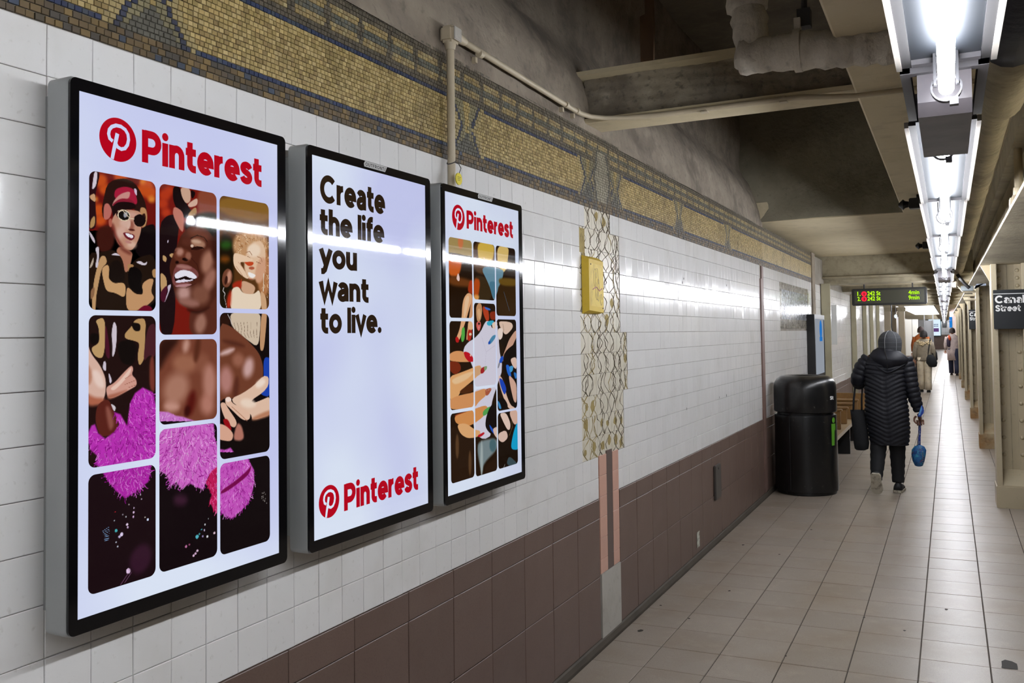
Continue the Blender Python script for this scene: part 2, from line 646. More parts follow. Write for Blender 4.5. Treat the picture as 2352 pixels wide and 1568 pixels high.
for side, (ya, yb) in enumerate(((4.388, 4.497), (4.589, 4.687))):
    z = .374 if side == 0 else .374
    row = 0
    while z < .985:
        z1 = min(z + (.075 if row == 0 else TP), .995)
        v, f = tile_mesh(yb - ya - .002, z1 - z - .002, .008, .001)
        o = MB().add([(p[0], p[1], p[2]) for p in v], f).build('strip_tile', pink_tile, wl, fixn=False)
        o.location = (.002, (ya + yb) / 2, (z + z1) / 2)
        z = z1
        row += 1
MB().box(-.006, .0015, 4.499, 4.587, .374, 1.01).build('dark_stripe', stripe_tile, wl)
MB().box(-.006, .012, 8.935, 9.005, .05, 2.17).box(-.006, .006, 9.005, 9.095, .05, 2.30).build('expansion_strip', dark_strip, wl)
MB().box(-.01, .016, 12.62, 12.9, .05, 2.72).build('concrete_pier', concrete, wl)

# the bare patch with glue marks
cream = mat('old_cream_tile', 'cbc5b4', .3, vary=.03, noise=((14, .55, .75, 'a99c78', .5),))
glue_d = mat('dark_glue', '524835', .8)
glue_o = mat('ochre_glue', '9c8a55', .8, noise=((20, .4, .7, '7c6a3c', .7),))
md, mo = MB(), MB()
cache = {}
for r in range(2, 14):
    z = ZB + (r + .5) * TP
    if z < 1.0:
        continue
    a0, a1 = patch_span(z)
    y = a0
    while y < a1 - .01:
        b = min(y + TP, a1)
        k = round(b - y, 4)
        if k not in cache:
            v, f = tile_mesh(b - y - .002, TP - .002, .003, .0008)
            cache[k] = o = MB().add(v, f).build('old_tile', cream, wl, fixn=False)
            o.location = (-.0035, (y + b) / 2, z)
        else:
            inst(cache[k], wl, (-.0035, (y + b) / 2, z))
        cy = (y + b) / 2
        rr = random.Random(int(y * 1000) + r)
        for sx in (-1, 1):
            for _ in range(2):
                q0 = rr.uniform(-.012, .03)
                am, sw, so_ = rr.uniform(.035, .085), rr.choice((1, 1, .75, 1.2)), rr.uniform(-.2, .3)
                pts = []
                for i in range(7):
                    t = i / 6
                    pts.append((-.0032, min(b, max(y, cy + sx * (.053 - q0 - am * math.sin(PI * t * sw + so_) * rr.uniform(.8, 1.15)))), z - .054 + .108 * t))
                if rr.random() < .72:
                    (mo if rr.random() < .13 or (z < 1.3 and cy < 4.4) else md).tube(pts, [rr.uniform(.0006, .0034) for _ in pts], 5, flat=.9)
        if (z < 1.3 and rr.random() < .75) or rr.random() < .08:
            n = 9
            c0 = (rr.uniform(y + .03, b - .03), z + rr.uniform(-.02, .02))
            ra = rr.uniform(.02, .036)
            mo.add([(-.0028, min(b, max(y, c0[0] + ra * rr.uniform(.6, 1.2) * math.cos(2 * PI * j / n))), c0[1] + ra * rr.uniform(.6, 1.3) * math.sin(2 * PI * j / n)) for j in range(n)], [tuple(range(n))])
        y = b
mo.box(-.005, -.001, 4.16, 4.235, 2.06, 2.185)
md.build('dark_glue_marks', glue_d, wl, kind='stuff')
mo.build('ochre_glue_marks', glue_o, wl, kind='stuff')

# mosaic frieze
motifs = [1.475, 3.0, 4.295, 4.715, 6.03, 7.55]


def tess_col(y, z, rg):
    j = rg.uniform(.85, 1.12)
    if z < 2.352:
        c = rg.choice(('5f4f36', '584a33', '6a583a', '4c4436', '75613c', '54493a', '48433c'))
        if rg.random() < .04:
            c = '3a4352'
    else:
        c = None
        for yc in motifs:
            h = .042 + .066 * abs(z - 2.457) / .095
            d = abs(y - yc)
            if z < 2.563 and d < h + .034:
                c = 'a08c58' if d < h * .25 else ('7d7658' if d < h - .014 else ('33384a' if d < h + .004 else '9c8c60'))
                if d < h * .8 and z < 2.44 - d * .9:
                    c = '58564c'
        if 4.37 < y < 4.64 and 2.33 < z < 2.62:
            e = abs(y - 4.505) / .12 + abs(z - 2.475) / .36
            c = '8c8672' if e < .9 else ('4c4a44' if e < 1.08 else '6c6450')
        if c is None:
            if z < 2.371 or 2.545 < z < 2.564:
                c = rg.choice(('2c3654', '323c56', '28324e', '3c4450'))
            elif z < 2.546:
                c = rg.choice(('a8925e', '9c8854', 'b09c68', '948250', 'a89460', '8a764a', 'b4a06e'))
                if y > 9.1:
                    c = 'b4a274'
            else:
                q = (y + .02) % .165
                row = int((z - 2.564) / .0136)
                c = rg.choice(('5a5344', '524c40', '60584a'))
                if q > .028 and row in (2, 3, 6, 7):
                    c = rg.choice(('a08c5c', '94825a', '8a7a58', 'a2946c'))
                elif q > .028 and row in (4, 5):
                    c = rg.choice(('5f6058', '6a6656', '56584f'))
    k = rgb(c)
    return (k[0] * j, k[1] * j, k[2] * j, 1)


cells = []
rg = random.Random(5)
z = 2.3055
row = 0
while z < 2.695:
    h = .0163 if z < 2.35 else .0136
    w_ = .0225 if z < 2.35 else .0168
    y = .85 + (row % 3) * .006
    while y < 12.62:
        ww = w_ * rg.uniform(.85, 1.15) * (1 if y < 8 else 1.5)
        cells.append((y, ww, z, h))
        y += ww
    z += h
    row += 1
order = sorted(range(len(cells)), key=lambda i: cells[i][0])
singles = [i for i in order if cells[i][0] > 1.05 and cells[i][2] + .01 < 2.444 + .354 * (cells[i][0] - 1.495)][:300]
ss = set(singles)
m = MB()
cache = {}
for i, (y, ww, z, h) in enumerate(cells):
    c = tess_col(y + ww / 2, z + h / 2, rg)
    dx = rg.uniform(-.0008, .0012)
    t = .0012
    if i in ss:
        k = (round(ww / .0016), round(h, 4))
        if k not in cache:
            v, f = tile_mesh(k[0] * .0016 - 2 * t, h - 2 * t, .006, .0009)
            cache[k] = o = MB().add(v, f).build('mosaic_tile', mosaic_one, wl, fixn=False)
            o.location = (dx, y + ww / 2, z + h / 2)
        else:
            o = inst(cache[k], wl, (dx, y + ww / 2, z + h / 2))
        o.color = c
    else:
        y0, y1, z0, z1 = y + t, y + ww - t, z + t, z + h - t
        v = [(dx, y0, z0), (dx, y1, z0), (dx, y1, z1), (dx, y0, z1), (-.006, y0, z0), (-.006, y1, z0), (-.006, y1, z1), (-.006, y0, z1)]
        m.add(v, [(0, 1, 2, 3), (0, 4, 5, 1), (1, 5, 6, 2), (2, 6, 7, 3), (3, 7, 4, 0)], c)
m.build('mosaic_frieze', mosaic, wl, kind='stuff', fixn=False)
# grey name tablet of small tiles farther along
m = MB()
y = 10.07
while y < 12.28:
    z = 1.675
    while z < 2.19:
        edge = min(y - 10.07, 12.28 - y) < .09 or z < 1.76 or z > 2.10
        c = rgb(rg.choice(('8a8478', '6f6a60', '9c968a') if edge else ('8f9296', 'a3a5a8', '7c7f84', '5f6468')))
        m.box(-.006, rg.uniform(-.0005, .002), y + .001, y + .028, z + .001, z + .025, c)
        z += .026
    y += .029
m.build('name_tablet', mat('tablet_tint', tint='attr', rough=.2), wl, kind='stuff', fixn=False)

# ---------------------------------------------------------------- floor
PX, PY = .3047, .3065
XE = 3.40
fl = MB()
v = [(-.2, -6, fz(-.2) - .3), (XE, -6, fz(XE) - .3), (XE, 81, fz(XE) - .3), (-.2, 81, fz(-.2) - .3), (-.2, -6, fz(-.2) - .004), (XE, -6, fz(XE) - .004), (XE, 81, fz(XE) - .004), (-.2, 81, fz(-.2) - .004)]
fl = fl.add(v, [(0, 3, 2, 1), (4, 5, 6, 7), (0, 1, 5, 4), (1, 2, 6, 5), (2, 3, 7, 6), (3, 0, 4, 7)]).build('floor', floor_joint)
struct(fl)


def ftile(wx):
    a, b = wx / 2 - .0022, PY / 2 - .0018
    ch = .002
    v = [(-a + ch, -b + ch, 0), (a - ch, -b + ch, 0), (a - ch, b - ch, 0), (-a + ch, b - ch, 0), (-a, -b, -.002), (a, -b, -.002), (a, b, -.002), (-a, b, -.002), (-a, -b, -.006), (a, -b, -.006), (a, b, -.006), (-a, b, -.006)]
    f = [(0, 1, 2, 3)] + [(i, 4 + i, 4 + (i + 1) % 4, (i + 1) % 4) for i in range(4)] + [(4 + i, 8 + i, 8 + (i + 1) % 4, 4 + (i + 1) % 4) for i in range(4)]
    return v, f


cols = [(.02, .2866)] + [(.2866 + PX * k, .2866 + PX * (k + 1)) for k in range(10)]
cols = [c for c in cols if c[1] < XE + .05]
ft = []
for r in range(-36, 248):
    for c in cols:
        ft.append(((c[0] + c[1]) / 2, 4.8066 + PY * (r + .5), c[1] - c[0]))
vis = sorted([q for q in ft if q[1] > 3.1 and q[0] < 2.6 and q[0] > 1.75 - .55 * (q[1] - 1.75)], key=lambda q: q[1])[:300]
near = set(vis)
cache = {}
for q in vis:
    k = round(q[2], 4)
    if k not in cache:
        v, f = ftile(q[2])
        cache[k] = o = MB().add(v, f).build('floor_tile', floor_tile, fl, fixn=False)
    else:
        o = inst(cache[k], fl, (0, 0, 0))
    o.location = (q[0], q[1], fz(q[0]) + rnd.uniform(-.0006, .0006))
    o.rotation_euler = (rnd.gauss(0, .0012), -.0155 + rnd.gauss(0, .0012), 0)
m = MB()
for q in ft:
    if q in near:
        continue
    v, f = ftile(q[2])
    a, b, dz = rnd.gauss(0, .0012), rnd.gauss(0, .0012), rnd.uniform(-.0006, .0006)
    m.add([(p[0] + q[0], p[1] + q[1], p[2] + fz(q[0] + p[0]) + dz + a * p[1] + b * p[0]) for p in v], f)
m.build('distant_paving', floor_tile, fl, kind='stuff', fixn=False)

SPOTS = ((.11, 4.70, .016), (.389, 5.63, .010), (.214, 6.89, .013), (.519, 6.68, .008), (1.204, 5.376, .007), (1.89, 4.87, .05), (.078, 5.18, .008), (1.42, 5.22, .008), (.30, 5.0, .008), (.62, 7.6, .009), (1.62, 5.7, .010), (.9, 4.6, .006))
CHIPS = ((6.119, 2.023, .010), (6.083, 1.996, .009), (7.454, 2.036, .010), (7.367, 1.114, .012), (7.12, 1.116, .008), (6.132, 1.104, .008))
# chewing-gum and dirt spots, chips in the wall tiles
m = MB()
q = random.Random(9)
for x, y, r_ in SPOTS:
    n = 9
    ph = q.uniform(0, 6)
    m.add([(x + r_ * q.uniform(.6, 1.2) * math.cos(2 * PI * j / n + ph), y + 1.6 * r_ * q.uniform(.5, 1.2) * math.sin(2 * PI * j / n + ph), fz(x) + .0016) for j in range(n)], [tuple(range(n))])
m.build('dirt_spots', mat('black_dirt', '2a251f', .7), fl, kind='stuff', fixn=False)
m = MB()
for y, z, r_ in CHIPS:
    n = 7
    m.add([(.0016, y + r_ * q.uniform(.5, 1.2) * math.cos(2 * PI * j / n), z + r_ * q.uniform(.6, 1.6) * math.sin(2 * PI * j / n)) for j in range(n)], [tuple(range(n))])
m.build('chip_marks', mat('black_dirt', '2a251f', .7), wl, kind='stuff', fixn=False)

# ---------------------------------------------------------------- ceiling
SK = -.0045                       # the light row and the columns run slightly in towards the wall


def sk(y, y0=2.0):
    return SK * (y - y0)


ce = MB().box(-.5, 8.2, -6.2, 81, 4.1, 4.3).build('ceiling', sooty)
struct(ce)
# wall above the frieze, leaning back
prof = [(0, 2.695), (-.012, 2.78), (-.03, 2.9), (-.05, 3.0), (-.11, 3.14), (-.17, 3.24), (-.19, 3.33), (-.19, 4.1)]
R = []
ny = 130
rr = random.Random(11)
jag = [rr.uniform(-1, 1) for _ in range(ny * 12)]
fine = []
for i in range(len(prof) - 1):
    for t in (0, .33, .66):
        fine.append((prof[i][0] * (1 - t) + prof[i + 1][0] * t, prof[i][1] * (1 - t) + prof[i + 1][1] * t))
fine.append(prof[-1])
for j in range(ny + 1):
    y = -6 + 15.1 * j / ny
    R.append([(x + .012 * math.sin(y * 3.1 + zz * 5) * math.sin(y * 1.3 + zz * 9) + .006 * rr.uniform(-1, 1) * (1 if 0 < k < len(fine) - 1 else 0), y, zz) for k, (x, zz) in enumerate(fine)])
MB().rings(R, cap=False, close=False).build('cove', concrete, ce, smooth='all')
# slab over the light row, with the pipes; its left edge is seen from below
MB().prism([(1.315, 2.75), (1.325, 2.742), (2.0, 2.742), (2.0, 3.3), (1.315, 3.3)], 'y', -6, 9.05).build('soffit', cream_paint, ce)
MB().box(2.0, 2.4, -6, 80, 2.6, 4.1).build('spine_wall', olive_paint, ce)
# closing face of the bay, with an uneven skin
R = []
for j in range(41):
    x = -.25 + 2.3 * j / 40
    row_ = []
    for k in range(21):
        zz = 2.75 + 1.35 * k / 20
        row_.append((x, 9.05 + .03 * math.sin(x * 4 + zz * 3) + .03 * math.sin(zz * 7 - x * 2) + rr.uniform(-.006, .006), zz))
    R.append(row_)
MB().rings(R, cap=False, close=False).build('bay_face', bay_m, ce, smooth='all')
MB().box(-.3, 2.0, 9.09, 13.95, 2.75, 2.95).build('flat_soffit', cream_paint, ce)
MB().prism([(13.9, 2.75), (13.9, 2.455), (13.82, 2.44), (13.82, 2.42), (14.02, 2.405), (14.02, 2.35), (14.12, 2.335), (14.3, 2.335), (14.3, 2.95), (13.9, 2.95)], 'x', -.3, 2.0).build('downstand_beam', olive_paint, ce)
MB().box(-1.2, 2.0, 14.3, 31, 2.42, 2.6).box(-1.2, 2.0, 31, 81, 2.47, 2.6).build('low_soffit', cream_paint, ce)
for y in (16.6, 18.4, 20.2, 22.4, 24.6, 27.2):
    MB().box(-.1, 2.0, y, y + .22, 2.33, 2.42).build('rib', olive_paint, ce)
# cross beam in front
pr = [(4.31, 2.752), (4.545, 2.752), (4.545, 2.775), (4.46, 2.79), (4.46, 3.0), (4.53, 3.01), (4.53, 3.035), (4.32, 3.035), (4.32, 3.012), (4.395, 2.995), (4.395, 2.79), (4.31, 2.775)]
MB().prism(pr, 'x', -.12, 1.33).build('cross_beam', cream_paint, ce)
R = []
for j in range(61):
    x = -.04 + 1.35 * j / 60
    R.append([(x, 4.372 + .012 * math.sin(x * 9 + k) * math.sin(k * 1.3 + x * 3) + rr.uniform(-.006, .006), 2.785 + .215 * k / 12) for k in range(13)])
MB().rings(R, cap=False, close=False).build('beam_casing', beam_face, ce, smooth='all')
# girder on the columns
gm = MB()
gx = 1.946
gm.add([(gx + sk(-6, 9), -6, 2.225), (2.42 + sk(-6, 9), -6, 2.225), (2.42 + sk(80, 9), 80, 2.225), (gx + sk(80, 9), 80, 2.225), (gx + sk(-6, 9), -6, 2.245), (2.42 + sk(-6, 9), -6, 2.245), (2.42 + sk(80, 9), 80, 2.245), (gx + sk(80, 9), 80, 2.245)], [(0, 3, 2, 1), (4, 5, 6, 7), (0, 1, 5, 4), (1, 2, 6, 5), (2, 3, 7, 6), (3, 0, 4, 7)])
gm.add([(2.05 + sk(-6, 9), -6, 2.245), (2.3 + sk(-6, 9), -6, 2.245), (2.3 + sk(80, 9), 80, 2.245), (2.05 + sk(80, 9), 80, 2.245), (2.05 + sk(-6, 9), -6, 2.76), (2.3 + sk(-6, 9), -6, 2.76), (2.3 + sk(80, 9), 80, 2.76), (2.05 + sk(80, 9), 80, 2.76)], [(0, 3, 2, 1), (4, 5, 6, 7), (0, 1, 5, 4), (1, 2, 6, 5), (2, 3, 7, 6), (3, 0, 4, 7)])
gird = gm.build('girder', olive_paint, ce)
m = MB()
y = 2.6
while y < 14:
    for zz in (2.30, 2.62):
        m.ball((2.05 + sk(y, 9), y, zz), .012, .018, .018, 8, 6)
    y += .17
m.build('rivet_rows', olive_paint, gird, kind='stuff', smooth='all')

# other walls, far off or out of sight
wr = MB().box(8.0, 8.2, -6.2, 81, -1.3, 4.3).build('wall_right', sooty)
struct(wr)
tb = struct(MB().box(XE, 8.2, -6.2, 81, -1.4, -1.2).build('trim_1', sooty))
wb = struct(MB().box(-1.4, 8.2, -6.3, -6.1, -1.3, 4.3).build('wall_front', sooty))
far_white = mat('far_white_tile', 'b9babb', .2, vary=.03)
we = MB().box(-1.4, 8.2, 80, 80.2, -1.3, 4.3).build('wall_back', grout)
struct(we)
m = MB()
for i in range(24):
    for k in range(8):
        m.box(-1.4 + i * .2 + .004, -1.4 + (i + 1) * .2 - .004, 79.985, 80.01, 1.20 + k * .2 + .004, 1.20 + (k + 1) * .2 - .004)
m.build('distant_tiling', far_white, we, kind='stuff')
MB().box(-1.4, 3.4, 79.98, 80.01, .02, 1.19).build('dado', brown_tile, we)
w2 = struct(MB().box(-1.4, -1.2, 27.4, 80, -.2, 4.2).box(-1.4, -.19, 27.4, 27.55, -.2, 4.2).build('wall_stair', mat('stair_wall', 'a9a6a2', .4)))


# ---------------------------------------------------------------- flat pictures shown by the lit screens, a gold reflection flare painted into ART1 (colour attributes)
def hex3(h):
    return np.array([int(h[i:i + 2], 16) / 255 for i in (0, 2, 4)])


class Canvas:
    """A small raster in screen millimetres; x to the right, y up."""
    def __init__(s, x0, x1, y0, y1, mm):
        s.x0, s.y0, s.mm = x0, y0, mm
        s.w, s.h = int((x1 - x0) / mm), int((y1 - y0) / mm)
        s.a = np.zeros((s.h, s.w, 3))

    def box(s, x0, x1, y0, y1):
        i0, i1 = max(0, int((x0 - s.x0) / s.mm) - 1), min(s.w, int((x1 - s.x0) / s.mm) + 2)
        j0, j1 = max(0, int((y0 - s.y0) / s.mm) - 1), min(s.h, int((y1 - s.y0) / s.mm) + 2)
        if i1 <= i0 or j1 <= j0:
            return None
        X, Y = np.meshgrid(s.x0 + (np.arange(i0, i1) + .5) * s.mm, s.y0 + (np.arange(j0, j1) + .5) * s.mm)
        return (slice(j0, j1), slice(i0, i1)), X, Y

    def blend(s, sl, al, col):
        s.a[sl] = s.a[sl] * (1 - al[..., None]) + al[..., None] * col

    def poly(s, pts, col, blur):
        P = np.array(pts, float)
        b = max(blur, .35)
        r = s.box(P[:, 0].min() - b, P[:, 0].max() + b, P[:, 1].min() - b, P[:, 1].max() + b)
        if r is None:
            return
        sl, X, Y = r
        d2 = np.full(X.shape, 1e9)
        ins = np.zeros(X.shape, bool)
        for (ax, ay), (bx, by) in zip(P, np.roll(P, -1, 0)):
            ex, ey = bx - ax, by - ay
            L = ex * ex + ey * ey + 1e-9
            t = np.clip(((X - ax) * ex + (Y - ay) * ey) / L, 0, 1)
            d2 = np.minimum(d2, (X - ax - t * ex) ** 2 + (Y - ay - t * ey) ** 2)
            if abs(ey) > 1e-9:
                ins ^= ((ay > Y) != (by > Y)) & (X < ex * (Y - ay) / ey + ax)
        d = np.where(ins, 1, -1) * np.sqrt(d2)
        t = np.clip(.5 + d / (2 * b), 0, 1)
        s.blend(sl, t * t * (3 - 2 * t), col)

    def line(s, pts, w, col):
        P = np.array(pts, float)
        b = w / 2 + .3
        r = s.box(P[:, 0].min() - b, P[:, 0].max() + b, P[:, 1].min() - b, P[:, 1].max() + b)
        if r is None:
            return
        sl, X, Y = r
        d2 = np.full(X.shape, 1e9)
        for (ax, ay), (bx, by) in zip(P[:-1], P[1:]):
            ex, ey = bx - ax, by - ay
            t = np.clip(((X - ax) * ex + (Y - ay) * ey) / (ex * ex + ey * ey + 1e-9), 0, 1)
            d2 = np.minimum(d2, (X - ax - t * ex) ** 2 + (Y - ay - t * ey) ** 2)
        s.blend(sl, np.clip(.5 + (w / 2 - np.sqrt(d2)) / .6, 0, 1), col)


def inside(P, x, y):
    c = False
    for (ax, ay), (bx, by) in zip(P, P[1:] + P[:1]):
        if (ay > y) != (by > y) and x < (bx - ax) * (y - ay) / (by - ay) + ax:
            c = not c
    return c


def paint(text, cv, seed=1):
    rg = random.Random(seed)
    for ln in text.strip().split('\n'):
        k, c, w, rest = ln.split(' ', 3)
        pts = [tuple(float(v) for v in q.split(',')) for q in rest.split()]
        if k == 'p':
            w = float(w)
            if w > 0:                   # round the corners off (two cuts of each)
                for _ in range(2 if len(pts) < 14 else 1):
                    pts = [(a[0] * (1 - f) + b[0] * f, a[1] * (1 - f) + b[1] * f) for a, b in zip(pts, pts[1:] + pts[:1]) for f in (.22, .78)]
            cv.poly(pts, hex3(c), w * (.35 if w < 5 else .8))
        elif k == 's':
            cv.line(pts, float(w) * .3, hex3(c))
        else:                       # f: tufts hanging in an outline, h: curls
            n, L = [float(v) for v in w.split('/')]
            cols = [hex3(v) for v in c.split('/')]
            if k == 'f':
                cv.poly(pts, cols[0], 2.5)
            xs, ys = [p[0] for p in pts], [p[1] for p in pts]
            mx = (min(xs) + max(xs)) / 2
            t = 0
            while t < n:
                x, y = rg.uniform(min(xs), max(xs)), rg.uniform(min(ys), max(ys))
                if not inside(pts, x, y):
                    continue
                t += 1
                l = L * .36 * rg.uniform(.5, 1.2)
                a = -1.57 + (x - mx) / 90 + rg.uniform(-.7, .7) if k == 'f' else rg.uniform(0, 6.28)
                q = [(x, y)]
                for i in range(3):
                    a += rg.uniform(-.5, .5) if k == 'f' else rg.uniform(.4, 1.0)
                    q.append((q[-1][0] + math.cos(a) * l / 3, q[-1][1] + math.sin(a) * l / 3))
                cv.line(q, rg.uniform(.8, 1.9), cols[rg.randrange(len(cols))] * rg.uniform(.85, 1.08))


